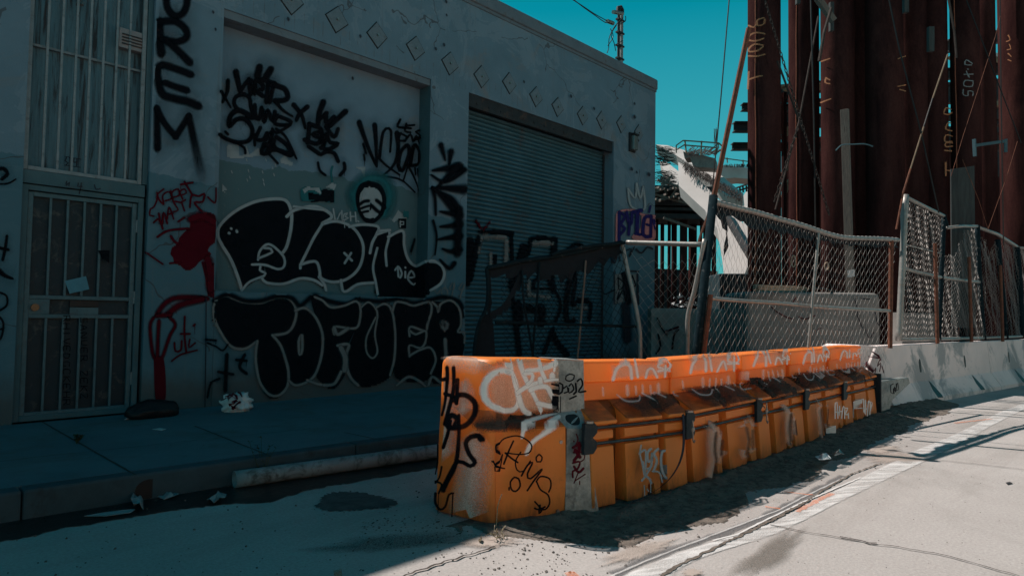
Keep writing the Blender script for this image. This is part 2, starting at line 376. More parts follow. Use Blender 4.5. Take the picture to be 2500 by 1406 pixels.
def zinc_extra(t,tc,o,b):
    v=N(t,'TexVoronoi'); v.inputs['Scale'].default_value=60; t.links.new(tc,v.inputs['Vector'])
    return mixc(t,.35,o,mixc(t,1.,o,ramp(t,v.outputs['Color'],[(0,(.5,.5,.5)),(1,(1.4,1.4,1.4))]),'MULTIPLY'))
mat('zinc',(.34,.36,.35),(.22,.245,.24),.5,.35,9,stain=(.13,.14,.14),stain_scale=14,stain_amt=(.5,.7),bump=.15,extra=zinc_extra)
mat('bracket',(.015,.028,.036),(.01,.018,.025),.6,.2,12,stain=(.1,.07,.05),stain_scale=18)
mat('rod',(.09,.10,.105),(.05,.055,.06),.45,.6,15)
mat('bolt',(.3,.29,.27),None,.4,.8,20)
mat('webbing',(.012,.016,.03),None,.8,0,30)
mat('krail',(.86,.74,.71),(.74,.65,.63),.85,0,1.6,stain=(.36,.365,.37),stain_scale=1.3,stain_amt=(.5,.6),bump=.5,bscale=30,speck=(12,.05,(.12,.12,.12)))
mat('block_concrete',(.26,.245,.23),(.17,.165,.16),.9,0,2,stain=(.12,.12,.12),stain_scale=2,bump=.5,bscale=25)
mat('bridge_concrete',(.55,.51,.49),(.46,.43,.41),.85,0,.5,stain=(.38,.35,.33),stain_scale=.35,bump=.15,bscale=6)
mat('galv',(.34,.33,.31),(.24,.235,.225),.5,.4,14,stain=(.25,.15,.09),stain_scale=9,stain_amt=(.6,.75))
mat('wire',(.34,.32,.30),(.24,.23,.22),.5,.25,20)
mat('post_dark',(.012,.024,.03),(.008,.017,.022),.9,0,10,spec=.02,stain=(.12,.13,.13),stain_scale=16,stain_amt=(.6,.7))
mat('screen',(.006,.014,.021),(.004,.009,.014),.9,0,12)
def rust_extra(t,tc,o,b):
    g=noise(t,tc,30,5,.8,stretch=(1,1,.5)); g=ramp(t,g,[(.3,(.7,.7,.7)),(.7,(1.2,1.2,1.2))]); return mixc(t,1.,o,g,'MULTIPLY')
mat('rust_pile',(.070,.029,.026),(.028,.012,.012),.85,.0,1.4,stain=(.018,.009,.010),stain_scale=1.2,stain_amt=(.5,.68),stretch=(1,1,.22),bump=.35,bscale=30,extra=rust_extra,spec=.0)
mat('rust_weld',(.36,.12,.07),(.26,.085,.05),.9,0,8)
mat('rust_bar',(.20,.075,.045),(.11,.045,.03),.85,.1,12)
mat('rebar',(.06,.045,.04),(.035,.028,.025),.9,.1,12)
mat('wood',(.24,.175,.12),(.15,.105,.07),.85,0,8,stretch=(6,6,.5),bump=.4)
mat('old_wood',(.17,.145,.125),(.10,.085,.075),.9,0,9,stretch=(7,7,.4),bump=.5,stain=(.05,.04,.035),stain_scale=6)
mat('plywood',(.05,.06,.06),(.025,.03,.032),.8,0,5,stretch=(3,3,.3),bump=.3)
mat('pvc',(.21,.24,.25),(.15,.17,.18),.6,0,5,stain=(.06,.065,.06),stain_scale=7,stain_amt=(.5,.64))
mat('bag_black',(.010,.010,.012),None,.45,0,6,spec=.2); mat('bag_white',(.6,.62,.62),(.5,.52,.52),.4,0,8,spec=.4)
mat('plant',(.05,.07,.03),(.04,.04,.02),.8,0,9); mat('bounce_render',(.60,.36,.21),(.52,.31,.18),.9,0,.6,bump=.1)
mat('straw_dark',(.10,.08,.06),(.04,.033,.028),.9,0,30)
mat('straw',(.3,.24,.16),None,.9,0,9)
mat('cable_black',(.01,.011,.012),None,.5,0,8)
mat('rope',(.45,.33,.24),None,.9,0,9)
paint('paint_black',(.003,.004,.007)); paint('paint_white',(.50,.52,.53),speckle=.4); paint('paint_silver',(.30,.35,.37),speckle=.5); paint('paint_pale',(.95,.86,.81),speckle=.4)
paint('paint_red',(.075,.003,.010)); paint('paint_navy',(.025,.02,.12)); paint('paint_pink',(.55,.22,.22),speckle=.9); paint('paint_teal',(.02,.13,.15),speckle=.9)
paint('paint_orange',(.75,.22,.08),speckle=1.2); paint('paint_fill',(.003,.006,.010),speckle=.3); paint('paint_grey',(.17,.18,.18),speckle=.5); paint('mark_dark',(.03,.03,.04),speckle=.6)
paint('chalk',(.38,.17,.09),speckle=.9); paint('chalk_white',(.26,.25,.25),speckle=.9); paint('soot',(.05,.04,.035),speckle=1.3); paint('buffed',(.80,.47,.32),speckle=1.2)
paint('chalk_pale',(.68,.50,.42),speckle=1.2)
paint('lane_white',(.66,.65,.64),speckle=1.); paint('dust',(.42,.36,.32),speckle=1.3); paint('tyre',(.14,.14,.145),speckle=1.2); paint('oil',(.17,.15,.13),speckle=1.); paint('paint_purple',(.22,.05,.12),speckle=.6)
# ------------------------------------------------------------ ground, road, pavement
S=.186
MB().add([(-900,-900,-.04),(1500,-900,-.04),(1500,1500,-.04),(-900,1500,-.04)],[(0,1,2,3)]).build('ground','site_ground')['kind']='structure'
MB().add([(-80,-60,0),(400,-60,0),(400,4.2,0),(13.4,4.35,0),(-80,9.9,0)],[(0,1,2,3,4)]).build('road','concrete_road')['kind']='structure'
road=bpy.data.objects['road']; RM[road]=Matrix.Identity(4)
def cY(x): return 5.16-.0588*x                              # line of the kerb
MB().prism([(-40,cY(-40)+.15,.0),(13.6,cY(13.6)+.15,.0),(13.6,8.03,.0),(-40,8.03,.0)],(0,0,S)).build('pavement','sidewalk')['kind']='structure'
k=MB(); xs=[-40,-20,-6,-2,.85,3.2,6,9,13.6]
for a,b in zip(xs,xs[1:]):
    k.prism([(a+.004,cY(a),-.02),(b-.004,cY(b),-.02),(b-.004,cY(b)+.148,-.02),(a+.004,cY(a)+.148,-.02)],(0,0,S+.022))
kerb=k.build('kerb','curb',bevel=.018); kerb['kind']='structure'; RM[kerb]=Matrix.Identity(4)
pav=bpy.data.objects['pavement']; RM[pav]=Matrix.Identity(4)
def line_decal(P,z,w,m,name,parent,jit=0.,step=.06,cov=1,world=False,wv=.5):
    """thin worn line on the ground"""
    Q=[(*onz(*p,z).xy,) for p in P] if not world else P
    mb=MB(); mb.cov=[]; out=[]
    for i in range(len(Q)-1):
        L=math.dist(Q[i],Q[i+1]); n=max(1,int(L/step))
        for j in range(n): out.append((Q[i][0]+(Q[i+1][0]-Q[i][0])*j/n,Q[i][1]+(Q[i+1][1]-Q[i][1])*j/n))
    out.append(Q[-1]); rng=random.Random(len(out)); pos=[]
    for i,(x,y) in enumerate(out):
        a=out[max(0,i-1)];b=out[min(len(out)-1,i+1)];tx,ty=b[0]-a[0],b[1]-a[1];L=math.hypot(tx,ty) or 1;tx/=L;ty/=L
        o=rng.uniform(-jit,jit); ww=w*(1-wv*rng.random())/2
        for kk,c in((-1.6,0),(-1,1),(1,1),(1.6,0)): mb.v.append(Vector((x-ty*(o+kk*ww),y+tx*(o+kk*ww),z))); mb.cov.append(c*cov)
    n=len(out)
    for i in range(n-1):
        for j in range(3): mb.f.append((i*4+j,i*4+j+1,i*4+4+j+1,i*4+4+j))
    return mb.build(name,m,parent)
for P in([(97,1026),(330,1158)],[(475,1039),(660,1112)],[(840,1055),(1010,1090)],[(-200,1150),(60,1118),(420,1080),(760,1045)]):
    line_decal(P,S+.003,.012,'crack','joint',pav,.002,wv=.3) if P[0][0]>0 else line_decal(P,S+.003,.007,'crack','joint',pav,.012)
# wet gutter along the kerb
top=[(0,1268),(343,1222),(567,1186),(1080,1110)]
low=[(1085,1137),(880,1173),(800,1186),(722,1204),(660,1224),(554,1230),(440,1243),(352,1257),(189,1283),(132,1292),(88,1305),(0,1320),(-200,1340)]
mb=MB(); rng=random.Random(3); P=[onz(*p,.004) for p in [(-200,1296)]+top]; P=[Vector((p.x,cY(p.x)-.001,.004)) for p in P]
Lw=cat_rom(low,9); P+= [onz(x+rng.uniform(-4,4),y+rng.uniform(-2,2),.004) for x,y in Lw]
tri=tessellate_polygon([P]); mb.add(P,[tuple(t) for t in tri]); g=mb.build('gutter_water','wet'); g['kind']='structure'
P=[]; rng=random.Random(5)
for i in range(90):
    a=i/90*2*math.pi; k_=1+rng.uniform(-.08,.08)+.12*math.sin(a*3+1); P.append(onz(862+94*math.cos(a)*k_,1224+23*math.sin(a)*k_,.004))
mb=MB(); mb.add(P,[tuple(t) for t in tessellate_polygon([P])]); mb.build('asphalt_patch','asphalt',road)
# cracks, joints, lane paint and stains of the road
CR=[(1880,1280),(1915,1287),(1990,1301),(2050,1310),(2130,1325),(2220,1338),(2300,1352),(2380,1375),(2440,1392),(2520,1412),(2700,1470)]
line_decal(CR,.009,.007,'crack','crack',road,.012,.04)
line_decal([(2050,1309),(2085,1316),(2140,1326)],.0095,.016,'crack','crack',road,.015,.04)
line_decal([(2290,1122),(2400,1133),(2520,1148)],.009,.009,'crack','crack',road,.01)
line_decal([(980,1406),(1040,1385),(1110,1363),(1170,1345),(1210,1333)],.009,.011,'crack','crack',road,.01,.03)
line_decal([(2080,1108),(2200,1120),(2290,1122)],.009,.008,'crack','crack',road,.01)
def band(polyA,polyB,z,m,name,label=None,n=60,wear=0):
    """paint between two edges given along their length"""
    def along(P,f):
        L=[0]
        for a,b in zip(P,P[1:]): L.append(L[-1]+math.dist(a,b))
        s=f*L[-1]
        for i in range(len(P)-1):
            if s<=L[i+1]+1e-9: k=(s-L[i])/(L[i+1]-L[i]); return (P[i][0]+(P[i+1][0]-P[i][0])*k,P[i][1]+(P[i+1][1]-P[i][1])*k)
    A=[tuple(onz(*p,z).xy) for p in polyA]; B=[tuple(onz(*p,z).xy) for p in polyB]; mb=MB(); mb.cov=[]; rng=random.Random(9)
    for i in range(n+1):
        a=along(A,i/n); b=along(B,i/n); e=(.6 if i in(0,n) else 1)
        for k,c in((0,0),(.1,1),(.5,1),(.9,1),(1,0)):
            j=rng.uniform(-.02,.02)*(k not in(.5,))
            mb.v.append(Vector((a[0]+(b[0]-a[0])*(k+j),a[1]+(b[1]-a[1])*(k+j),z))); mb.cov.append(max(0,c*e-wear*rng.random()))
    for i in range(n):
        for j in range(4): mb.f.append((i*5+j,i*5+j+1,i*5+6+j,i*5+5+j))
    return mb.build(name,m,road)
band([(1440,1440),(1538,1395),(1660,1345),(1870,1280),(2000,1217),(2110,1160),(2230,1100),(2330,1060),(2440,1005),(2520,975)],
     [(1600,1440),(1680,1376),(1760,1345),(1905,1300),(2060,1220),(2240,1135),(2350,1080),(2420,1040),(2500,1000),(2560,978)],.0045,'lane_white','lane_line',wear=.7,n=170)
line_decal([(1500,1400),(1560,1372),(1640,1340),(1700,1322),(1745,1308),(1880,1255),(1985,1200),(2060,1160)],.0060,.07,'tyre','skid_mark',road,.008,.08,.6)
line_decal([(1490,1406),(1560,1375),(1640,1343),(1745,1303),(1760,1297),(1900,1245),(1960,1213),(2060,1165)],.0065,.014,'lane_white','lane_line',road,.003,.05,.6)
line_decal([(1740,1318),(1800,1303),(1870,1268),(1960,1225),(2100,1165)],.0068,.014,'lane_white','lane_line',road,.002,.05)
line_decal([(1595,1420),(1650,1382),(1700,1358),(1760,1328),(1830,1295),(1880,1270),(1960,1228)],.0085,.018,'dirt','joint',road,.008,.03)
line_decal([(1960,1228),(2010,1195),(2080,1155),(2150,1130)],.0085,.012,'dirt','joint',road,.008,.03)
for P,ww in(([(1945,1248),(1975,1232),(2030,1203)],.04),([(1915,1200),(1985,1207)],.03),([(1868,1235),(1905,1241)],.03),([(815,1400),(835,1398)],.1),([(2330,1032),(2420,1022)],.05),([(1385,1404),(1410,1400)],.08)):
    line_decal(P,.0075,ww,'paint_orange','survey_mark',road,.008,.05,.4)
# broad dark stain of the wheel track, oil and dust
def blob(cx,cy,rx,ry,m,name,seed,cov=.6,z=.0078,rot=0):
    rng=random.Random(seed); mb=MB(); mb.cov=[]; n=28; amp=[rng.uniform(.75,1.2) for _ in range(n)]
    c=onz(cx,cy,z); mb.v.append(c); mb.cov.append(cov)
    for k,cv in((.5,cov),(1,0)):
        for i in range(n):
            a=i/n*2*math.pi; u=rx*k*amp[i]*math.cos(a); v=ry*k*amp[i]*math.sin(a)
            mb.v.append(onz(cx+u*math.cos(rot)-v*math.sin(rot),cy+u*math.sin(rot)+v*math.cos(rot),z)); mb.cov.append(cv)
    for i in range(n): j=(i+1)%n; mb.f.append((0,1+i,1+j)); mb.f.append((1+i,1+n+i,1+n+j,1+j))
    return mb.build(name,m,road)
blob(1880,1350,120,34,'oil','stain',4,.55,rot=-.55); blob(2180,1115,90,16,'dust','stain',5,.8,.0079); blob(2150,1095,50,14,'dust','stain',6,.9,.0081)
blob(1560,1345,110,22,'dust','stain',7,.8,.0079,-.3); blob(1190,1320,90,18,'dust','stain',8,.9,.0081); blob(1690,1396,30,12,'dust','stain',12,1,.0087)
blob(950,1325,240,22,'soot','stain',13,.35,.0079,-.08)
# ------------------------------------------------------------ loose dirt piled along the barriers
def dirt_h(x,y):
    from mathutils import noise as mn
    yb=2.62-.0*x
    edge=2.08+.16*mn.noise(Vector((x*1.3,1,2)))+.06*mn.noise(Vector((x*5,y*5,2)))
    if x<3.3: edge=2.08+(3.3-x)*1.5+.12*mn.noise(Vector((x*3,1,2)))
    d=min(y-edge,3.2-y+max(0,(x-3)*.5),12.6-x)
    if x<2.98: d=min(d,.12*mn.noise(Vector((x*7,y*7,4)))+.10-(2.98-x)*.45)
    if d<0: return -.02
    h=min(1,d*5)*(.006+.006*mn.noise(Vector((x*4,y*4,0)))+.005*mn.noise(Vector((x*14,y*14,5)))+.004*mn.noise(Vector((x*45,y*45,5))))
    h+=max(0,1-abs(y-(2.56 if x>3.6 else 2.9-.25*(x-3)))/.12)*.018*(1+mn.noise(Vector((x*6,y*6,3))))*(x>2.8)
    h+=.055*max(0,min(1,(x-7.2)/2.2))*max(0,min(1,(y-2.12)*3.2))*(1+.4*mn.noise(Vector((x*5,y*5,9)))+.25*mn.noise(Vector((x*16,y*16,9))))
    return h+.0045
mb=MB(); nx,ny=520,84; x0,x1,y0,y1=2.1,12.8,1.75,3.6
for j in range(ny+1):
    for i in range(nx+1): x=x0+(x1-x0)*(i/nx)**1.25; y=y0+(y1-y0)*j/ny; mb.v.append(Vector((x,y,dirt_h(x,y))))
for j in range(ny):
    for i in range(nx):
        a=j*(nx+1)+i; q=(a,a+1,a+nx+2,a+nx+1)
        if max(mb.v[k].z for k in q)>0: mb.f.append(q)
o=mb.build('dirt','dirt',smooth=True); o['kind']='stuff'
mb=MB(); rng=random.Random(21)
def peb(x,y,z,r):
    a=[Vector((math.sin(p)*math.cos(t),math.sin(p)*math.sin(t),math.cos(p)*.7))*r*rng.uniform(.7,1.25) for p,t in((0,0),(1.2,0),(1.2,2.1),(1.2,4.2),(2.1,1),(2.1,3.1),(2.1,5.2),(3.14,0))]
    k=Vector((x,y,z)); mb.add([k+v for v in a],[(0,1,2),(0,2,3),(0,3,1),(1,4,2),(2,5,3),(3,6,1),(2,4,5),(3,5,6),(1,6,4),(4,7,5),(5,7,6),(6,7,4)])
for i in range(3600):
    x=2.1+rng.random()**1.5*9; y=rng.gauss(2.35,.25)
    h=dirt_h(x,y); 
    if h<0 and rng.random()<.72: continue
    peb(x,y,max(h,0)+.002,rng.choice((.003,.003,.004,.005,.006,.008,.011)))
for i in range(330): x=rng.uniform(1.2,3.6); y=rng.gauss(2.85,.35); peb(x,y,.002,rng.choice((.002,.0025,.003,.004,.004,.007)))
for i in range(260): x=rng.uniform(2.6,8); y=rng.uniform(.2,2.1); peb(x,y,.002,rng.choice((.002,.002,.003,.004)))
for i in range(160): x=rng.uniform(-.5,5); y=rng.uniform(3.2,4.9); peb(x,y,.004,rng.choice((.004,.005,.008)))
mb.build('gravel','stone')['kind']='stuff'
# ------------------------------------------------------------ the warehouse
F=8.03; RY=F+.28
B=thing('warehouse','low grey plastered warehouse covered in graffiti, with a roller shutter and a barred doorway','building',(3.5,F,S))
DX0,DX1=1.225,2.375; AX0,AX1=3.14,6.38; LZ=5.045; CX0,CX1=7.19,11.36; TOP=6.6; LED=1.575
m=MB()
m.box((-8,F,S),(DX0,F+.34,TOP)); m.box((DX0,F,5.9),(DX1,F+.34,TOP)); m.box((DX1,F,S),(AX0,F+.34,TOP))
m.box((AX0,F-.012,S),(AX1,F+.34,LED)); m.box((AX0,F,LZ),(AX1,F+.34,TOP)); m.box((AX1,F,S),(CX0,F+.34,TOP))
m.box((CX0,F,LZ),(CX1,F+.34,TOP)); m.box((CX1,F,S),(13.01,F+.34,TOP))
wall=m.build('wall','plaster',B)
m=MB(); m.box((-8,F+.42,S),(13.0,22,6.2)); m.build('rear_volume','plaster',B)
m=MB(); m.box((AX0+.001,RY,LED-.1),(AX1-.001,RY+.05,LZ+.05)); panel=m.build('infill_panel','panel_plaster',B)
m=MB(); m.add([(AX1-.003,F+.004,LED),(AX1-.003,F+.28,LED),(AX1-.003,F+.28,LZ),(AX1-.003,F+.004,LZ)],[(0,1,2,3)]); rev=m.build('reveal','joint_teal',B)
m=MB(); m.prism([(-8,F-.05,6.6),(-8,F+.5,6.6),(-8,F+.46,6.84),(-8,F-.03,6.84),(-8,F-.05,6.80)],(21.03,0,0)); m.build('parapet_cap','cap',B,bevel=.02)
m=MB(); m.box((-8,F-.02,6.545),(13.02,F-.001,6.598)); m.build('drip_mould','cap',B)
m=MB(); m.box((AX0,F+.02,LZ-.1),(AX1,F+.27,LZ-.001)); m.build('lintel_beam','cap',B)
m=MB(); m.box((CX0+.01,F+.03,LZ-.22),(CX1-.01,F+.10,LZ-.002)); 
for i in range(14): x=CX0+.2+i*.29; m.box((x,F+.018,LZ-.15),(x+.03,F+.029,LZ-.12))
m.build('lintel_beam','dark_steel',B)
# roller shutter: interlocking curved slats
m=MB(); z=S+.02; zt=LZ-.20; pr_=[]; p=.078
while z<zt:
    for a in(0,.25,.5,.75,.9): pr_.append((F+.27-.024*math.sin(math.pi*min(1,a/.9)),z+a*p))
    pr_.append((F+.283,z+p*.93)); z+=p
for i,(y,zz) in enumerate(pr_): m.v+= [Vector((CX0+.03,y,zz)),Vector((CX1-.03,y,zz))]
for i in range(len(pr_)-1): m.f.append((2*i,2*i+1,2*i+3,2*i+2))
shut=m.build('roller_shutter','shutter',B)
m=MB(); m.box((CX0,F+.30,S),(CX1,F+.33,LZ)); m.build('shutter_backing','black',B)
for x in(CX0+.001,CX1-.061):
    m=MB(); m.box((x,F+.235,S),(x+.06,F+.255,LZ-.25)); m.box((x,F+.255,S),(x+.012,F+.29,LZ-.25)); m.build('shutter_guide','dark_steel',B)
# anchor plates
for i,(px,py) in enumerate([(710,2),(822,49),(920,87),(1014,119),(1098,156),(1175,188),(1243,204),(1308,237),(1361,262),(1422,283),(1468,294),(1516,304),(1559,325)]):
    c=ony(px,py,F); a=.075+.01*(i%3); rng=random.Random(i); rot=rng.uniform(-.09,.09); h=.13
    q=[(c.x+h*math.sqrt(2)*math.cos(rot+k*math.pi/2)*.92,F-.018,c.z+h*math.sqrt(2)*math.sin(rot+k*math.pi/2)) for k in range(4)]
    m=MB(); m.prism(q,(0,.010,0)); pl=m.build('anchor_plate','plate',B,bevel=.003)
    k=Vector((c.x,F-.008,c.z)); m=MB(); m.prism([k+(Vector((v[0],F-.008,v[2]))-k)*1.1 for v in q],(0,.007,0)); m.build('shadow_outline','black',pl)  # larger black plate behind draws a dark shadow outline round each plate
    m=MB(); m.tube([(c.x,F-.045,c.z),(c.x,F-.0185,c.z)],.016,6); m.build('nut','bolt',pl)
# bulkhead lamp
c=ony(1541,350,F); L=MB(); L.box((c.x-.11,F-.05,c.z-.2),(c.x+.11,F-.001,c.z+.22)); lp=L.build('wall_lamp','dark_steel',B,bevel=.01)
L=MB(); L.box((c.x-.085,F-.13,c.z-.17),(c.x+.085,F-.051,c.z+.15)); L.build('diffuser','glassy',lp,bevel=.02)
L=MB(); L.box((c.x-.1,F-.15,c.z+.155),(c.x+.1,F-.051,c.z+.19)); L.build('hood','dark_steel',lp)
# doorway: boarding, transom, gate and window grille
DY=F+.10
m=MB(); m.box((DX0+.002,F+.24,S),(DX1-.002,F+.30,5.88)); m.build('door_board','gate_sheet',B)
m=MB(); n=1
for i in range(n):
    a=DX0+.06+i*(DX1-DX0-.12)/n; m.box((a,F+.205,2.80),(a+(DX1-DX0-.12)/n-.004,F+.239,5.86))
brd=m.build('window_board','door_board',B)
m=MB(); m.box((DX0+.06,F+.16,4.05),(DX1-.05,F+.20,4.075)); m.build('crossbar','gate_paint',brd)
def frame(m,x0,x1,z0,z1,w,y0,y1):
    m.box((x0,y0,z0),(x0+w,y1,z1)); m.box((x1-w,y0,z0),(x1,y1,z1)); m.box((x0+w,y0,z0),(x1-w,y1,z0+w)); m.box((x0+w,y0,z1-w),(x1-w,y1,z1))
m=MB(); frame(m,DX0+.004,DX1-.055,2.745,5.87,.042,DY-.02,DY+.02); gr=m.build('window_grille','gate_paint',B,bevel=.004)
for i in range(7):
    x=DX0+.046+(i+1)*(DX1-DX0-.14)/8; m=MB(); m.box((x-.011,DY-.011,2.788),(x+.011,DY+.011,5.827)); m.build('bar','gate_paint',gr)
m=MB(); m.box((DX0+.003,F+.03,2.60),(DX1-.03,F+.2,2.735)); m.build('transom','joint_teal',B,bevel=.004)
m=MB(); frame(m,DX0+.003,DX1-.03,S+.01,2.59,.055,F+.05,F+.17); m.build('gate_frame','joint_teal',B,bevel=.004)
m=MB(); m.box((DX1-.052,F+.06,2.75),(DX1-.004,F+.22,5.87)); m.build('jamb','joint_teal',B)
G=MB(); gx0,gx1=DX0+.062,DX1-.092; frame(G,gx0,gx1,S+.05,2.525,.045,DY-.02,DY+.02)
G.box((gx0+.045,DY-.018,1.235),(gx1-.045,DY+.018,1.275)); G.box((gx0+.045,DY-.018,1.43),(gx1-.045,DY+.018,1.47))
gate=G.build('security_gate','gate_teal',B,bevel=.004)
for i in range(5):
    x=gx0+.045+(i+1)*(gx1-gx0-.09)/6
    m=MB(); m.box((x-.011,DY-.011,1.472),(x+.011,DY+.011,2.48)); m.box((x-.011,DY-.011,S+.095),(x+.011,DY+.011,1.233)); m.build('bar','gate_teal',gate)
m=MB(); m.box((gx0+.02,DY+.03,S+.06),(gx1-.02,DY+.036,2.52)); gsheet=m.build('mesh_sheet','gate_sheet',gate)
m=MB(); m.box((gx0+.046,DY-.013,1.277),(gx0+.22,DY+.013,1.428)); m.build('lock_box','gate_teal',gate)
m=MB(); m.box((gx0+.40,DY-.013,1.277),(gx0+.66,DY+.013,1.35)); m.build('letter_plate','gate_teal',gate)
m=MB(); m.tube([(gx0+.095,DY-.045,1.345),(gx0+.095,DY-.0135,1.345)],.036,16); m.build('lock','brass',gate)
m=MB(); m.box((gx0+.40,DY-.008,1.36),(gx0+.66,DY+.008,1.42)); m.build('letter_slot','black',gate)
for z in(.5,1.4,2.2):
    m=MB(); m.tube([(gx1+.008,DY-.022,z),(gx1+.008,DY-.022,z+.14)],.012,8); m.build('hinge','gate_paint',gate)
# sticker, vent box, lamp holder behind the bars
def quadpx(P,Y,th=.004):
    q=[ony(*p,Y) for p in P]; m=MB(); m.prism(q,(0,th,0)); return m
st=quadpx([(158,686),(210,674),(218,706),(170,717)],DY-.014); sk=st.build('sticker','sticker_blue',gate)
v=MB(); a=ony(287,70,F+.17); b=ony(352,142,F+.17); v.box((a.x,F+.10,b.z+.03),(b.x,F+.204,a.z)); vb=v.build('intercom_box','vent_box',B,bevel=.006)
for i in range(4): 
    v=MB(); z=b.z+.07+i*.035; v.box((a.x+.03,F+.088,z),(b.x-.03,F+.099,z+.014)); v.build('louvre','dark_steel',vb)
c=ony(192,6,F+.2); v=MB(); v.tube([c+Vector((0,0,.06)),c+Vector((0,-.05,.02)),c+Vector((.01,-.09,-.06))],.02,8); v.build('lamp_holder','bolt',B)
v=MB(); v.tube([c+Vector((0,-.05,.02)),c+Vector((-.03,-.06,-.06)),c+Vector((.0,-.06,-.15))],.007,5); v.build('wire','cable_black',B)
# foot of the left wall, a loose lump of render
# service mast on the roof
T=ony(1517,158,F+1.3); mast=thing('service_mast','slim steel service mast with a weatherhead and loose cables above the parapet','mast',(T.x,T.y,6.2))
m=MB(); a=Vector((T.x,T.y,6.2)); top=ony(1517,30,F+1.3); m.tube([a,(T.x,T.y,top.z)],.042,10); m.build('pole','galv',mast)
m=MB(); m.tube([(T.x-.13,T.y,6.2),(T.x-.13,T.y,top.z-.12)],.035,8); m.build('conduit','dark_steel',mast)
m=MB(); m.tube([(T.x,T.y,top.z),(T.x,T.y,top.z+.05),(T.x-.06,T.y,top.z+.10),(T.x-.14,T.y,top.z+.06),(T.x-.15,T.y,top.z-.04)],.06,10); m.build('weatherhead','dark_steel',mast)
for k in range(4): z=top.z-.25-k*.33; m=MB(); m.box((T.x-.2,T.y-.05,z),(T.x+.06,T.y+.05,z+.04)); m.build('clamp','dark_steel',mast)
at=lambda x,y: ony(x,y,F+1.2)
for P in([(1520,45),(1505,60),(1495,75),(1487,95),(1486,118),(1482,130)],[(1505,62),(1492,85),(1499,105),(1503,125)],[(1527,40),(1527,52),(1510,62)],[(1490,70),(1497,90),(1484,112)],[(1520,100),(1507,108),(1500,112)]):
    m=MB(); m.tube([at(*p) for p in cat_rom(P,6)],.011,5); m.build('loose_cable','cable_black',mast)
for P in([(1482,52),(1497,58)],[(1497,30),(1520,34)]):
    m=MB(); m.tube([at(*p) for p in P],.05,8); m.build('insulator','bolt',mast)
for i,P in enumerate(([(1395,-2),(1420,14),(1450,34),(1475,48),(1488,56)],[(1398,-2),(1425,19),(1455,40),(1478,56),(1497,58)])):
    m=MB(); m.tube([ony(*p,F+1.2-i*.03) for p in cat_rom(P,10)],.011,5); o=m.build('service_wire','cable_black'); props(o,['upper of the two black service wires running to the roof mast','lower sagging black service wire running to the roof mast'][i],'wire',"service wires to the roof mast")
# ------------------------------------------------------------ the orange end block of the barrier line
def lerp(a,b,t): return a+(b-a)*t
def rounded(P,rad,n=7):
    out=[]; k=len(P)
    for i,p in enumerate(P):
        p=Vector(p); a=(Vector(P[i-1])-p); b=(Vector(P[(i+1)%k])-p); r=rad[i]
        if r<=0: out.append(p); continue
        a.normalize(); b.normalize(); A=p+a*r; C=p+b*r
        for j in range(n+1): t=j/n; out.append(A*(1-t)**2+p*2*t*(1-t)+C*t*t)
    return out
cap=thing('barrier_end_block','rounded orange plastic end block covered in black and white tags','barrier',(3.2,3.1,0))
def plan(z):
    t=z/1.06
    s=0 if z<.585 else min(1,(z-.585)/.055); s=s*s*(3-2*s)      # the step above the shelf
    f0=Vector((2.935,3.00)); f1=Vector((3.45,2.80)); b0=Vector((2.86,3.52)); b1=Vector((3.66,3.34))
    f0+=Vector((.01,.03))*t; f1+=Vector((.012,.035))*t; b0-=Vector((-.01,.03))*t; b1-=Vector((0,.03))*t
    q=lerp(f0,f1,.10); q1=lerp(f0,f1,.26)
    q1=q1+Vector((.035,.095))*s; e1=f1+Vector((.042,.115))*s
    p1=lerp(b0,b1,.25)-Vector((.03,.078))*s; e2=b1-Vector((.036,.095))*s
    P=[e1,e2,p1,b0,f0,q,q1]
    return rounded([tuple(v) for v in P],[.004,.004,.12,.10,.085,.02,.06])
levels=[0.012,.03,.15,.3,.45,.55,.575,.59,.605,.62,.635,.65,.75,.88]; R_=.06; HT=1.055
rows=[(z,0) for z in levels]+[(HT-R_+R_*math.sin(a),R_*(1-math.cos(a))) for a in [i*math.pi/2/6 for i in range(7)]]
m=MB(); n=None
for z,ins in rows:
    P=plan(z); c=sum(P,Vector((0,0)))/len(P); n=len(P); tz=-.022*0
    for v in P:
        d=(c-v); k=ins/max(d.length,1e-6); w=v+Vector((d.x,d.y))*k if ins else v
        zz=z if z<.9 else z-.022*max(0,min(1,(v.x-2.95)/.7))
        m.v.append(Vector((w.x,w.y,zz)))
for i in range(len(rows)-1):
    for j in range(n): m.f.append((i*n+j,i*n+(j+1)%n,(i+1)*n+(j+1)%n,(i+1)*n+j))
m.f.append(tuple((len(rows)-1)*n+j for j in range(n))); m.f.append(tuple(reversed(range(n))))
capb=m.build('body','orange',cap)
for p in capb.data.polygons: p.use_smooth=len(p.vertices)<5
capb.modifiers.new('e','EDGE_SPLIT').split_angle=R(50)
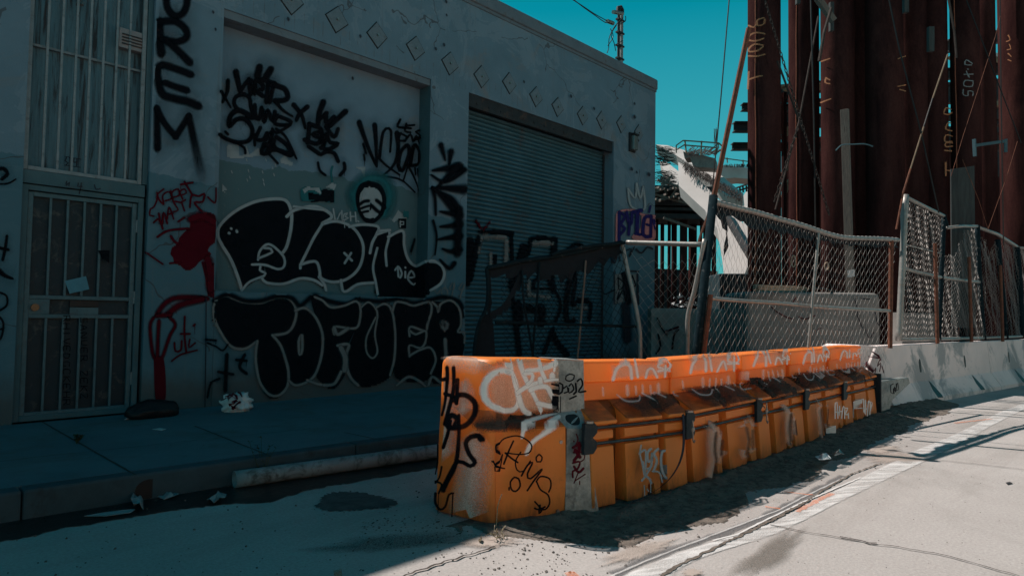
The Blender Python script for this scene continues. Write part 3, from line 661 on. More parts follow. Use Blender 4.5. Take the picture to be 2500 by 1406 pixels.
# galvanised transition plates
zx=thing('transition_plate','galvanised steel plate with a slot and red scrawl beside the orange end block','plate',(3.6,2.9,0))
def plate(P,n,th=.008): 
    m=MB(); m.prism(P,Vector(n).normalized()*th); return m
PX=lambda x,y,Y: ony(x,y,Y)
p0,p1=Vector((3.44,2.80,0)),Vector((3.69,2.69,0)); dn=Vector((-.4,-1,0)).normalized()
def onp(x,y,off=.0,lean=0):                                 # on the vertical plane through the plate's foot
    q=p0+dn*off; nn=Vector((dn.x,dn.y,lean)); return toplane(x,y,q,nn)
lowp=[onp(1380,1259,.012,.10),onp(1462,1247,.012,.10),onp(1430,1046,.012,.10),onp(1384,1046,.012,.10)]
m=plate(lowp,(.3,1,0)); zl=m.build('lower_plate','zinc',zx,bevel=.002)
upp=[onp(1352,1008,-.12),onp(1427,1000,-.12),onp(1425,881,-.12),onp(1356,878,-.12)]
m=plate(upp,(.3,1,0)); zu=m.build('upper_plate','zinc',zx,bevel=.002)
A,Bq=lowp[3],lowp[2]; Cq,Dq=upp[1],upp[0]
hole=[lerp(lerp(A,Bq,u),lerp(Dq,Cq,u),v) for u,v in((.35,.18),(.72,.2),(.8,.55),(.66,.82),(.3,.8),(.2,.5))]
m=MB(); m.prism([A,Bq,Cq,Dq],(0,.0,-.008)); s_=m.build('shelf_plate','zinc',zx)
hole=rounded([tuple(h) for h in hole],[.02]*6,4); m=MB(); m.prism([Vector(h)+Vector((0,-.001,.0025)) for h in hole],(0,0,-.004)); m.build('slot','black',zx)
m=MB(); m.prism([upp[3]+Vector((0,0,.001)),upp[2]+Vector((0,0,.001)),upp[2]+Vector((.05,.2,.001)),upp[3]+Vector((.05,.2,.001))],(0,0,.006)); m.build('top_plate','zinc',zx)
for P in((1368,1078),(1361,1247)):
    q=toplane(*P,p0+dn*.0,Vector((dn.x,dn.y,.06))); m=MB(); m.tube([q-dn*.02,q+dn*.012],.013,8); m.build('bolt','bolt',cap)
# ------------------------------------------------------------ water-filled barrier, built once in its own axes: x along, y=0 the road face
L=1.27
RA=((.05,.31),(.44,.86),(.955,1.235)); RB=((.075,.56),(.70,1.235))
GRP="orange water-filled barriers in a line"
RIBP=[(.0,.012),(.034,.415),(.078,.422),(.080,.458),(.038,.466),(.042,.525),(.086,.533),(.088,.566),(.020,.571),(.004,.579),(.004,.597),(.012,.603),(.20,.715)]
def unit(label,ribs,notch,loc,rz,rot,sx):
    bar=thing('water_barrier',label,'barrier',loc,rz,GRP,rot,sx)
    full=RIBP+[(.6-y,z) for y,z in reversed(RIBP)]
    for x0,x1 in ribs:
        m=MB()
        if (x0,x1) in notch:                                # forklift mouth: an arched notch at the foot
            hw=.05; cx=x0+(x1-x0)*.72
            xs=[x0,cx-hw,cx-hw*.8,cx-hw*.4,cx+hw*.4,cx+hw*.8,cx+hw,x1]; zs=[.012,.06,.10,.125,.10,.06,.012]
            for a,b,zb in zip(xs,xs[1:],zs):
                Q=list(full); Q[0]=(.034*zb/.415,zb); Q[-1]=(.6-.034*zb/.415,zb); m.prism([(a,y,z) for y,z in Q],(b-a,0,0))
        else: m.prism([(x0,y,z) for y,z in full],(x1-x0,0,0))
        m.build('rib','orange',bar,bevel=.009 if (x0,x1) not in notch else 0,local=True)
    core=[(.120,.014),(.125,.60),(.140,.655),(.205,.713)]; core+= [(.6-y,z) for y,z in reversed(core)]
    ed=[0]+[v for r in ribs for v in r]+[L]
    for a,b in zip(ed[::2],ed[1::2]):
        m=MB(); m.prism([(a+(.0005 if a else 0),y,z) for y,z in core],(b-a-.001,0,0)); m.build('core','orange_shade',bar,local=True)
    m=MB(); m.box((.03,.19,.7145),(1.07,.41,.853)); m.build('upper_wall','orange',bar,bevel=.010,local=True)
    m=MB(); m.box((1.0701,.215,.7145),(1.262,.385,.853)); m.build('wall_end','orange',bar,bevel=.010,local=True)
    m=MB(); m.prism([(.005,.165,.8535),(.005,.435,.8535),(.005,.428,.985),(.005,.415,1.003),(.005,.185,1.003),(.005,.172,.985)],(1.085,0,0)); m.build('top_rail','orange',bar,bevel=.008,local=True)
    m=MB(); m.prism([(1.0905,.205,.8535),(1.0905,.395,.8535),(1.0905,.39,.99),(1.0905,.21,.99)],(.172,0,0)); m.build('rail_end','orange',bar,bevel=.008,local=True)
    for z in(.440,.5495):
        m=MB(); m.tube([(-.03,.045,z),(L*.5,.047,z-.004),(L+.02,.045,z)],.0115,8); m.build('rod','rod',bar,local=True)
    x=-.012; m=MB(); P=[(x-.05,.385),(x+.05,.385),(x+.085,.42),(x+.085,.465),(x+.04,.495),(x+.085,.525),(x+.085,.57),(x+.05,.595),(x-.05,.595)]
    m.prism([(a,-.006,z) for a,z in P],(0,.03,0)); o=m.build('hinge_bracket','bracket',bar,bevel=.003,local=True)
    m=MB(); m.tube([(x-.005,.0,.597),(x-.005,.0,.612)],.034,10); m.build('pin','bolt',o,local=True)
    return bar
BL=["orange barrier next to the grey steel plate, tagged in silver on its middle rib",
"second orange barrier from the end block, with two smeared grey ribs",
"third orange barrier from the end block, its shelf scraped black",
"fourth orange barrier from the end block, one smeared rib beside a white tag",
"last orange barrier before the white concrete rail, with a white tag"]
b1=unit(BL[0],RA,(RA[1],),(3.575,2.715,.018),0,(0,.028,-.10),.935)
b2=unit(BL[1],RB,RB,(4.752,2.600,-.008),-.008,None,1.0)
b3=dup(b1,(6.03,2.585,-.012),.004,BL[2],sx=.955)
b4=dup(b2,(7.25,2.588,-.014),.006,BL[3])
b5=dup(b1,(8.53,2.596,-.018),.008,BL[4],sx=1.12)
bars=[b1,b2,b3,b4,b5]
# end plate of the last unit, black steel
m=MB(); Lz=L; m.box((Lz+.012,-.03,.02),(Lz+.045,.12,.62)); m.build('end_bracket','bracket',bars[4],local=True,bevel=.003)
# strap and hooks
def wpt(b,p): return RM[b]@Vector(p)
st=MB(); P=[(1668,1012),(1670,1050),(1668,1100),(1655,1140),(1630,1175),(1590,1205),(1545,1226)]
pts=[]
for i,(x,y) in enumerate(cat_rom(P,8)):
    q=toplane(x,y,Vector((3.6,2.66-.03*min(1,i/10),0)),Vector((.1,1,0))); pts.append(q)
for i,q in enumerate(pts):
    st.v+= [q+Vector((-.016,0,0)),q+Vector((.016,0,.006)),q+Vector((.016,.004,.006)),q+Vector((-.016,.004,0))]
for i in range(len(pts)-1):
    for j in range(4): st.f.append((i*4+j,i*4+(j+1)%4,i*4+4+(j+1)%4,i*4+4+j))
o=st.build('webbing_strap','webbing'); props(o,'thin black webbing strap hanging from the first hinge down the orange ribs','strap')
def hook(x,y,Y,s,label):
    m=MB(); c=ony(x,y,Y); P=[(c.x+math.cos(a)*s*.35,c.y,c.z+math.sin(a)*s*.35) for a in [i*.6-1.2 for i in range(10)]]
    P+= [(c.x,c.y,c.z-s*.8),(c.x-.02*s,c.y,c.z-s*1.5),(c.x+.3*s,c.y,c.z-s*1.9),(c.x+.55*s,c.y,c.z-s*1.6)]
    P2=[(c.x-.1*s,c.y,c.z+s*1.3)]+P; m.tube(P2,.006,5); props(m.build('hook','bolt'),label,'hook','hooks hanging at the hinges')
hook(1692,1048,2.555,.055,'grey S-hook hanging at the second hinge of the orange barriers')
hook(1872,1003,2.52,.06,'thin grey wire hook hanging at the third hinge of the orange barriers')
m=MB(); P=[(1800,965),(1830,968),(1855,980),(1868,997)]; m.tube([ony(*p,2.53) for p in cat_rom(P,6)],.004,4); props(m.build('wire_loop','cable_black'),'thin black wire curving over the shelf of the third barrier to the hook','wire')
# ------------------------------------------------------------ concrete rails along the site
kd=Vector((5.95,-.80,0)).normalized(); kn=Vector((-kd.y,kd.x,0))
K0=Vector((10.98,2.66,0))
def krail(P0,Lk,label,dent=()):
    t=thing('concrete_rail',label,'concrete barrier',P0,math.atan2(kd.y,kd.x),'white concrete rails')
    pf=[(0,-.02),(0,.07),(.17,.33),(.225,.945),(.375,.945),(.43,.33),(.60,.07),(.60,-.02)]
    m=MB(); n=24; rng=random.Random(int(P0.x*10)); 
    for i in range(n+1):
        x=Lk*i/n
        for y,z in pf: m.v.append(Vector((x,y+rng.uniform(-.002,.002),z)))
    k=len(pf)
    for i in range(n):
        for j in range(k): m.f.append((i*k+j,i*k+(j+1)%k,i*k+k+(j+1)%k,i*k+k+j))
    m.f.append(tuple(range(k))); m.f.append(tuple(n*k+j for j in range(k)))
    o=m.build('rail_body','krail',t,bevel=.012,local=True)
    for x in dent:
        m=MB(); m.prism([(x,.175,.50),(x+.05,.172,.47),(x+.07,.183,.58),(x+.05,.196,.70),(x+.01,.195,.70),(x-.01,.186,.60)],(0,.004,0)); 
        q=rounded([(x-.02,.60),(x+.0,.70),(x+.05,.70),(x+.07,.60),(x+.05,.48),(x+.0,.48)],[.02]*6,3)
        m=MB(); m.prism([(a,.17+.055*(b-.33)/.615-.004,b) for a,b in q],(0,.004,0)); m.build('lifting_hole','black',t,local=True)
        q=[(x+.22,.07),(x+.22,.19),(x+.30,.33),(x+.34,.30),(x+.44,.10),(x+.42,.06)]
        m=MB(); m.prism([(a,.17*(b-.07)/.26-.005,b) for a,b in q],(0,.004,0)); m.build('slot','black',t,local=True)
    return t
kr1=krail(K0,5.0,'long white concrete rail next to the last orange barrier, with a broken corner',(1.5,3.6))
kr2=krail(K0+kd*5.03,5.0,'white concrete rail running out of the picture at the right edge',(1.2,3.4))
def K(s,h,off=.3): return K0+kd*s+kn*off+Vector((0,0,h))      # on the rail's centre line
# corner block with a tag, wedged in front of the rail's end
t=thing('steel_connector','grey steel connector box with small black lettering bridging barrier and concrete rail','connector',(10.4,2.6,0))
m=MB(); a=toplane(2150,928,Vector((10.2,2.58,0)),Vector((0,1,0)));
q=[toplane(x,y,Vector((10.2,2.57,0)),Vector((.13,1,0))) for x,y in((2152,1004),(2152,930),(2218,921),(2222,935),(2180,975),(2172,1000))]
m.prism(q,(0,.14,0)); con=m.build('plate','zinc',t,bevel=.006)
m=MB(); q=[toplane(x,y,Vector((10.6,2.74,0)),Vector((.13,1,0))) for x,y in((2104,940),(2138,850),(2160,930),(2160,990),(2110,990))]
m.prism(q,(0,.03,0)); wedge=m.build('gusset','krail',t)
c=K(-.25,0,.25)
t2=thing('concrete_rail','short white stub of concrete rail leaning behind the last orange barrier','concrete barrier',tuple(c),0,'white concrete rails')
m=MB(); q=[toplane(x,y,Vector((10.7,2.95,0)),Vector((.13,1,0))) for x,y in((2060,1000),(2085,850),(2100,842),(2143,845),(2160,1000))]
m.prism(q,(.1,.5,0)); m.build('rail_body','krail',t2,bevel=.01)
# ------------------------------------------------------------ chain-link fences
def mesh_panel(Sf,W,H,dw,dh,r=.0032,keep=None,depth=.007,nrm=(0,1,0)):
    m=MB(); nw=int(W/dw); nh=int(H/(dh/2)); nv=Vector(nrm)
    for i in range(nw+1):
        run=[]
        for j in range(nh+1):
            u=(i+(.5 if j%2 else 0))*dw/W; v=1-j*dh/2/H
            if u>1 or (keep and not keep(u,v)):
                if len(run)>1: m.tube(run,r,3,cap=False)
                run=[]; continue
            run.append(Sf(u,v)+nv*(depth if j%2 else -depth))
        if len(run)>1: m.tube(run,r,3,cap=False)
    # the returning wires of the diamonds
    for i in range(nw+1):
        run=[]
        for j in range(nh+1):
            u=(i+(-.5 if j%2 else 0))*dw/W; v=1-j*dh/2/H
            if u<0 or u>1 or (keep and not keep(u,v)):
                if len(run)>1: m.tube(run,r,3,cap=False)
                run=[]; continue
            run.append(Sf(u,v)+nv*(-depth if j%2 else depth)*.6)
        if len(run)>1: m.tube(run,r,3,cap=False)
    return m
def railpts(P,plane): return [toplane(*p,*plane) for p in cat_rom(P,12)]
def interp(P,u):
    k=u*(len(P)-1); i=min(int(k),len(P)-2); return P[i].lerp(P[i+1],k-i)
# main panel behind the orange barriers
FP=(Vector((6.9,3.52,0)),Vector((.17,1,0)).normalized())     # vertical plane of the main fence
FN=FP[1]
top=railpts([(1742,493),(1800,508),(1850,520),(1905,536),(1960,551),(2020,571),(2060,580),(2100,582),(2150,583),(2192,586)],FP)
mid=railpts([(1724,727),(1800,734),(1900,740),(2000,749),(2100,755),(2176,759)],FP)
fn=thing('chain_link_fence','tall sunlit chain-link panel with a sagging top rail behind the orange barriers','fence',(top[0].x,top[0].y,0),group='chain-link fence panels')
m=MB(); m.tube(top,.032,10); m.build('top_rail','galv',fn,smooth=True)
m=MB(); m.tube(mid,.024,8); m.build('middle_rail','galv',fn,smooth=True)
# ties round the top rail
for i in range(0,44):
    u=i/44+.01; p=interp(top,u); m=MB() if i==0 else m
    m.tube([p+Vector((math.cos(a)*.0,0,0))+FN*math.cos(a)*.036+Vector((.012*math.sin(a/2),0,math.sin(a)*.036)) for a in [k*math.pi/4 for k in range(9)]],.003,3,cap=False)
m.build('tie_wire','wire',fn)
botA=toplane(1690,905,*FP); botB=toplane(2160,905,*FP)
def S1(u,v):
    t=interp(top,u)-Vector((0,0,.03)); b=botA.lerp(botB,u); b=Vector((b.x,b.y,.08))
    return b.lerp(t,v)+FN*(.03*math.sin(u*9)*math.sin(v*3))+Vector((.012*math.sin(v*11+u*5),0,.010*math.sin(u*23)))
W=(top[-1]-top[0]).length
mesh_panel(S1,W,2.5,.125,.15,.0018,nrm=FN).build('chain_mesh','wire',fn)
pa=(toplane(1742,478,*FP)); pb=toplane(1700,880,*FP); pb=Vector((pb.x,pb.y,0)).lerp(pb,0)
pc=toplane(1690,905,*FP)
m=MB(); m.tube([pa,toplane(1700,870,*FP),Vector((pc.x-.02,pc.y,0))],.05,10); m.build('end_post','post_dark',fn,smooth=True)
m=MB(); m.tube([toplane(1722,720,*FP)-FN*.07,toplane(1704,870,*FP)-FN*.07,Vector((pc.x,pc.y,0))-FN*.07],.03,8); m.build('brace_post','rust_bar',fn)
m=MB(); m.tube([toplane(1990,570,*FP)-FN*.05,toplane(1963,870,*FP)-FN*.05,toplane(1961,900,*FP)-FN*.05],.02,8); m.build('middle_post','galv',fn)
m=MB(); m.tube([toplane(2176,588,*FP),toplane(2173,850,*FP)],.034,8); m.build('rusty_post','rust_bar',fn)
# ragged remains of dark windscreen under the top rail
def rag(P,plane,wid,name,parent,seed=1,step=9,n=(0,0,0)):
    rng=random.Random(seed); m=MB(); Q=cat_rom(P,step); k=len(Q)
    for i,(x,y) in enumerate(Q):
        f=i/(k-1); w=wid(f)*(1+rng.uniform(-.25,.35))
        a=toplane(x,y,*plane); b=toplane(x+rng.uniform(-3,3),y+w*.5,*plane)+Vector(n)*.03*rng.random(); c=toplane(x+rng.uniform(-5,5),y+w,*plane)
        m.v+= [a,b,c]
    for i in range(k-1):
        for j in(0,1): m.f.append((i*3+j,i*3+j+1,i*3+4+j,i*3+3+j))
    o=m.build(name,'screen',parent); s=o.modifiers.new('s','SOLIDIFY'); s.thickness=.004; return o
pl2=(FP[0]+FN*.045,FP[1])
rag([(1745,500),(1790,508),(1850,526),(1900,541),(1960,558),(2020,577),(2060,586),(2130,590),(2190,592)],pl2,lambda f: 15+14*math.sin(math.pi*min(1,f*1.8))**.5 if f<.55 else 14-8*(f-.55),'screen_scrap',fn)
rag([(1746,500),(1760,515),(1772,535),(1776,560),(1768,600)],pl2,lambda f:26,'screen_scrap',fn,3)
# the panel that turns back to the building, low rail with a dent
A1=Vector((6.75,4.62,0)); A0=Vector((pa.x-.05,pa.y+.05,0)); d2=(A1-A0); n2=Vector((d2.y,-d2.x,0)).normalized(); P2=(A0,n2)
rl=railpts([(1722,597),(1700,597),(1600,594),(1530,592)],P2)
f2=thing('chain_link_fence','short chain-link panel with a bent post turning back towards the warehouse corner','fence',(A0.x,A0.y,0),group='chain-link fence panels')
m=MB(); m.tube(rl,.03,8); m.build('top_rail','galv',f2,smooth=True)
m=MB(); m.tube([toplane(x,y,*P2) for x,y in cat_rom([(1518,588),(1524,620),(1531,655),(1545,715),(1556,770),(1562,810),(1563,870),(1563,905)],14)],.027,8); m.build('bent_post','galv',f2,smooth=True)
m=MB(); m.tube([toplane(x,y,*P2)-n2*.1 for x,y in cat_rom([(1728,586),(1718,640),(1702,715),(1688,768),(1686,820),(1685,880),(1685,905)],14)],.027,8); m.build('leaning_post','galv',f2,smooth=True)
blt=toplane(1562,905,*P2); brt=toplane(1690,905,*P2)
def S2(u,v):
    t=interp(rl,1-u); x=toplane(1530+u*8+30*(1-v),592,*P2)
    b=blt.lerp(brt,u); b=Vector((b.x,b.y,.05)); tt=t-Vector((0,0,.05+.16*math.sin(math.pi*u)**.7))
    return b.lerp(tt,v)+n2*.05*math.sin(u*7+v*4)
W2=(rl[0]-rl[-1]).length
mesh_panel(S2,W2,2.1,.115,.14,.0022,keep=lambda u,v: not(.62<v<1 and u<.12),nrm=n2).build('chain_mesh','wire',f2)
# the fallen, screened stretch in front of the shutter
A2=toplane(1190,655,A1,Vector((.35,1,0)))
P3=(A1,Vector((.35,1,0)).normalized()); n3=P3[1]
f3=thing('chain_link_fence','slumped dark chain-link stretch with torn black screening in front of the roller shutter','fence',(A1.x,A1.y,0),group='chain-link fence panels')
rl3=railpts([(1518,592),(1460,604),(1400,617),(1340,628),(1280,636),(1230,647),(1190,655)],P3)
m=MB(); m.tube(rl3,.028,8); m.build('top_rail','post_dark',f3,smooth=True)
rl4=railpts([(1518,594),(1470,598),(1420,604),(1370,614),(1340,624)],P3); m=MB(); m.tube([p-n3*.06 for p in rl4],.02,8); m.build('loose_pipe','post_dark',f3)
m=MB(); m.tube(railpts([(1562,797),(1450,794),(1340,790),(1210,787)],P3),.018,8); m.build('middle_rail','post_dark',f3)
m=MB(); m.tube(railpts([(1430,636),(1426,690),(1419,770),(1414,830),(1409,880),(1407,905)],P3),.013,8); m.build('leaning_post','old_wood',f3)
m=MB(); m.tube(railpts([(1188,655),(1192,700),(1188,750),(1170,790),(1160,840),(1156,905)],P3),.022,8); m.build('bent_post','post_dark',f3)
for P in([(1318,640),(1312,720),(1305,800),(1298,905)],[(1275,660),(1278,730),(1290,800),(1300,860),(1310,905)]):
    m=MB(); m.tube(railpts(P,P3),.014,6); m.build('leaning_post','post_dark',f3)
b0=toplane(1563,905,*P3); b1=toplane(1180,905,*P3)
def S3(u,v):
    t=interp(rl3,u)-Vector((0,0,.04+.22*math.sin(math.pi*u))); b=b0.lerp(b1,u); b=Vector((b.x,b.y,.1)); return b.lerp(t,v)+n3*.06*math.sin(u*11+v*5)
mesh_panel(S3,(rl3[0]-rl3[-1]).length,1.75,.085,.105,.0042,keep=lambda u,v: u<.9,nrm=n3).build('chain_mesh','screen',f3)
p3b=(P3[0]+n3*.03,n3)
rag([(1190,657),(1230,649),(1280,638),(1340,630),(1400,620),(1460,607),(1515,596)],p3b,lambda f:14+30*max(0,math.sin(math.pi*f))+8*(f>.5),'screen_scrap',f3,5)
rag([(1275,645),(1262,680),(1245,715),(1225,745),(1200,760)],p3b,lambda f:38-20*f,'screen_scrap',f3,6)
rag([(1196,660),(1198,700),(1190,745)],p3b,lambda f:60,'screen_scrap',f3,7,5)
m=MB(); q=railpts([(1172,770),(1165,800),(1160,850),(1158,905)],p3b); q2=railpts([(1200,765),(1205,800),(1208,850),(1212,905)],p3b)
k=min(len(q),len(q2)); m.v=[v for i in range(k) for v in (q[i],q2[i])]; m.f=[(2*i,2*i+1,2*i+3,2*i+2) for i in range(k-1)]; m.build('screen_scrap','screen',f3)
# fence standing on the concrete rail
KP=(K(0,0),kn)
kx=lambda x,y: toplane(x,y,*KP)
f4=thing('chain_link_fence','tall tattered chain-link fence standing on the white concrete rail at the right','fence',tuple(K(1,.945)),math.atan2(kd.y,kd.x),group='chain-link fence panels')
ztop=.945
def post4(P,r,mt,name='fence_post',off=0.):
    m=MB(); m.tube([kx(*p)+kn*off for p in cat_rom(P,30)],r,8); return m.build(name,mt,f4,smooth=True)
post4([(2211,476),(2203,650),(2194,832)],.05,'galv'); post4([(2305,525),(2298,680),(2292,830)],.04,'post_dark'); post4([(2386,550),(2392,690),(2402,828)],.045,'post_dark')
post4([(2436,585),(2446,700),(2456,826)],.05,'post_dark'); post4([(2482,604),(2490,700),(2496,826)],.06,'post_dark')
post4([(2212,482),(2258,505),(2305,528)],.032,'galv','top_rail'); post4([(2305,528),(2313,550)],.03,'post_dark','top_rail'); post4([(2313,556),(2350,552),(2388,553)],.03,'galv','top_rail')
post4([(2388,555),(2435,572),(2482,602)],.035,'galv','top_rail'); post4([(2484,604),(2540,612)],.03,'galv','top_rail')
post4([(2207,656),(2290,676),(2392,689)],.03,'galv','middle_rail'); post4([(2204,596),(2300,620)],.012,'galv','tension_wire')
post4([(2192,829),(2300,827),(2400,825)],.03,'galv','bottom_rail'); post4([(2400,825),(2520,820)],.03,'galv','bottom_rail')
m=MB(); q=[kx(2197,500),kx(2206,495),kx(2207,600),kx(2203,680),kx(2200,590)]; m.prism(q,kn*-.01); m.build('screen_scrap','joint_teal',f4)
for i,(a,b,h,lab) in enumerate(((2267,595,832,'nearest rusty steel stake standing against the right-hand fence, the tallest'),(2351,628,828,'middle rusty steel stake against the right-hand fence'),(2428,648,827,'farthest rusty steel stake against the right-hand fence'))):
    m=MB(); m.tube([kx(a,b)-kn*.10,kx(a+6,h+6)-kn*.10],.03,8); props(m.build('rusty_stake','rust_bar'),lab,'stake','rusty stakes along the concrete rail')
def panel4(T0,T1,B0,B1,dw,seed,crump=.02,keep=None,T=None):
    a,b,c,d=kx(*T0),kx(*T1),kx(*B0),kx(*B1); rng=random.Random(seed); ph=rng.random()*6
    TT=[kx(*p) for p in T] if T else None
    def Sf(u,v):
        t=interp(TT,u) if TT else a.lerp(b,u); p=c.lerp(d,u).lerp(t,v)
        return p+kn*(.025*math.sin(u*6+v*3+ph)+.6*crump*math.sin(u*31+v*17+ph))+kd*(crump*math.sin(v*23+u*9+ph))+Vector((0,0,crump*.7*math.sin(u*27+v*5)))
    mesh_panel(Sf,(b-a).length,(a-c).length,dw,.105,.0024,keep=keep,nrm=kn,depth=.012).build('chain_mesh','wire',f4)
panel4((2211,490),(2304,532),(2197,830),(2296,828),.085,1)
panel4((2306,570),(2388,558),(2296,828),(2402,826),.085,2,.03,keep=lambda u,v: not(v>.80 and u<.25+.3*(v-.8)*5))
panel4((2390,575),(2436,590),(2404,826),(2456,825),.085,3,.05,keep=lambda u,v: v<.93+.07*math.sin(u*9))
panel4((2438,585),(2482,606),(2458,825),(2496,824),.09,4,.04)
panel4((2484,608),(2560,612),(2498,824),(2570,818),.09,5,.06)
# ------------------------------------------------------------ steel piles
def pile(cx,wpx,d,label,lean=0,seam=None,top=15):
    c=atd(cx,760,d); r=wpx*d/FPX/2; t=thing('steel_pile',label,'steel pile',(c.x,c.y,0),group='rusty steel piles standing in the yard')
    m=MB(); n=40; zs=[-.02,4,8,top]
    for z in zs:
        for k in range(n): a=k/n*2*math.pi; m.v.append(Vector((c.x+r*math.cos(a),c.y+r*math.sin(a),z)))
    for i in range(len(zs)-1):
        for k in range(n): m.f.append((i*n+k,i*n+(k+1)%n,(i+1)*n+(k+1)%n,(i+1)*n+k))
    m.f.append(tuple(range(n-1,-1,-1))); m.f.append(tuple(3*n+k for k in range(n))); o=m.build('pipe','rust_pile',t)
    for p in o.data.polygons: p.use_smooth=len(p.vertices)<5
    if seam is not None:
        # seam: fraction across the width seen from the street
        P=[]; v=ray(cx,760); v=Vector((v.x,v.y,0)).normalized(); sx=Vector((v.y,-v.x,0)); rng=random.Random(int(cx))
        ph=rng.random()*6
        for i in range(60):
            z=i*.25; s=seam+.02*math.sin(z*1.1+ph)+.012*math.sin(z*3.1+ph); s=max(-.97,min(.97,s)); P.append(Vector((c.x,c.y,z))+sx*s*(r+.004)-v*math.sqrt(1-s*s)*(r+.004))
        m=MB(); m.tube(P,.012,5); m.build('weld_seam','rust_weld',t)
    return t,o,r,c
PILES=[(1866,77,14.5,-.50,'nearest-left rusty pile marked with orange chalk letters, rising against open sky'),
(1964,70,16.0,-.46,'second rusty pile from the left, with a wavy weld seam down its lit side'),
(2048,76,15.0,None,'third rusty pile from the left, behind the leaning timber'),
(2094,68,16.2,None,'rusty pile bound by a blue band just behind the leaning timber'),
(2164,84,14.6,None,'broad dark rusty pile right of the leaning timber with faint letters near its top'),
(2228,80,15.4,None,'dark rusty pile behind the left end of the fence on the concrete rail'),
(2288,56,15.2,None,'dark rusty pile with an orange chalk mark running up its right edge'),
(2364,62,15.0,-.62,'rusty pile with a thin sunlit left edge and white chalk figures near its top'),
(2410,50,16.6,None,'rusty pile with small chalk lettering just right of the plywood board'),
(2498,84,16.8,None,'rusty pile cut by the right edge of the picture')]
pl=[pile(cx,wp,d,lab,seam=sm) for cx,wp,d,sm,lab in PILES]
t_,o_,r_,c_=pile(1915,13,19,'slim rusty pipe glimpsed between the first two big piles',top=6.1)
# blue steel band and timber
tb=thing('leaning_timber','tall weathered timber plank leaning among the rusty piles','plank',tuple(atd(2068,760,12.3).xy)+(0,))
a=atd(2062,268,12.3); b=atd(2082,900,12.3)
m=MB(); m.beam(b,a,.135,.09,up=(1,0,0)); m.build('plank','old_wood',tb,bevel=.004)
m=MB(); q=[atd(*p,11.9) for p in cat_rom([(2040,368),(2052,356),(2064,353),(2080,353),(2110,352),(2131,358)],6)]; m.tube(q,.012,5); m.build('steel_strap','joint_teal',tb)
m=MB(); q=[atd(*p,12.1) for p in((2070,660),(2087,658),(2087,675),(2071,677))]; m.prism(q,(0,.01,0)); m.build('tag','paper',tb)
pb_=thing('plywood_board','dark weathered plywood board standing upright behind the right-hand fence','board',tuple(atd(2350,760,13.3).xy)+(0,))
m=MB(); q=[atd(*p,13.3) for p in((2322,413),(2379,405),(2383,800),(2325,800))]; m.prism(q,vd*.03); m.build('board','plywood',pb_)
# ------------------------------------------------------------ rods, chains, cables bracing the piles
def cable(P,d,r,mt,name,label,cat='cable',n=5,chain=False,d2=None,grp='cables and rods bracing the piles'):
    m=MB(); k=len(P); d2=d2 or d
    q=[atd(*p,d+(d2-d)*i/(k-1)) for i,p in enumerate(P)]
    if chain:
        a,b=q[0],q[-1]; L_=(b-a).length; t=(b-a).normalized(); cnt=int(L_/.075); x=t.orthogonal().normalized(); y=t.cross(x)
        for i in range(cnt):
            c=a+t*(i+.5)*.075; u=x if i%2 else y
            ring=[c+t*.05*math.cos(s)+u*.02*math.sin(s) for s in [j*math.pi/3 for j in range(7)]]; m.tube(ring,.0085,4,cap=False)
    else: m.tube(q,r,n)
    props(m.build(name,mt),label,cat,grp)
cable([(1782,-20),(1760,240),(1738,478)],9,.009,'cable_black','guy_wire','thin black wire dropping from the sky to the fence corner post','wire')
cable([(1828,70),(1742,486)],8.6,.036,'rust_bar','brace_pole','thick rusty brace pole leaning from the first pile to the fence corner post','pole',8)
cable([(1742,490),(1712,570),(1703,600)],8.8,.02,'rust_bar','brace_pole','short rusty rod hanging below the fence corner post','pole',6)
cable([(1864,-10),(2026,530)],11.5,.02,'rebar','chain','dark chain crossing diagonally in front of the first three piles','chain',chain=True)
cable([(1998,40),(1950,300),(1893,512)],12,.017,'rebar','brace_rod','dark rod running down left from the third pile to the fence rail','rod')
cable([(1948,310),(1888,500)],11.2,.02,'rebar','chain','short dark chain hanging beside the second pile down to the fence rail','chain',chain=True)
cable([(1898,150),(1935,250),(1960,320)],13,.022,'rebar','brace_rod','short thick rod between the first and second piles','rod')
cable([(1979,-10),(1987,300),(1991,575)],11,.014,'cable_black','hanging_cable','straight black cable hanging in front of the second pile','cable')
cable([(2030,20),(2012,80),(2000,150)],12,.03,'rebar','brace_rod','dark bar at the top between the second and third piles','rod')
cable([(2168,-10),(2195,120),(2250,330),(2292,520)],11,.012,'cable_black','hanging_cable','long dark cable slanting down right across the dark middle piles','cable')
cable([(2314,133),(2277,240)],11,.013,'wood','brace_pole','upper pale length of pole slanting across the dark right-hand piles','pole')
cable([(2277,240),(2255,310)],11,.012,'cable_black','brace_pole','dark middle length of the slanting pole','pole')
cable([(2255,310),(2223,412)],11,.013,'wood','brace_pole','lower pale length of pole slanting across the dark right-hand piles','pole')
cable([(2223,412),(2205,470),(2188,560)],10.5,.016,'rust_bar','brace_pole','brown rod ending beside the tall fence post at the right','pole')
cable([(2316,0),(2330,80),(2335,142)],11.5,.02,'rebar','brace_rod','short dark bar at the top left of the pile with white figures','rod')
cable([(2355,-10),(2420,160),(2493,350)],10.5,.008,'cable_black','guy_wire','thin dark wire crossing the right-hand piles down to the right','wire')
cable([(2442,40),(2430,90),(2352,330),(2322,430)],10.5,.004,'rust_bar','guy_wire','thin brown wire crossing the right-hand piles down to the left','wire')
cable([(2441,-10),(2444,250),(2450,600)],11,.01,'cable_black','hanging_cable','straight black cable hanging in the gap at the far right','cable')
cable([(2350,390),(2390,490),(2412,560)],10.8,.004,'rust_bar','guy_wire','thin brown wire just above the top rail of the right-hand fence','wire')
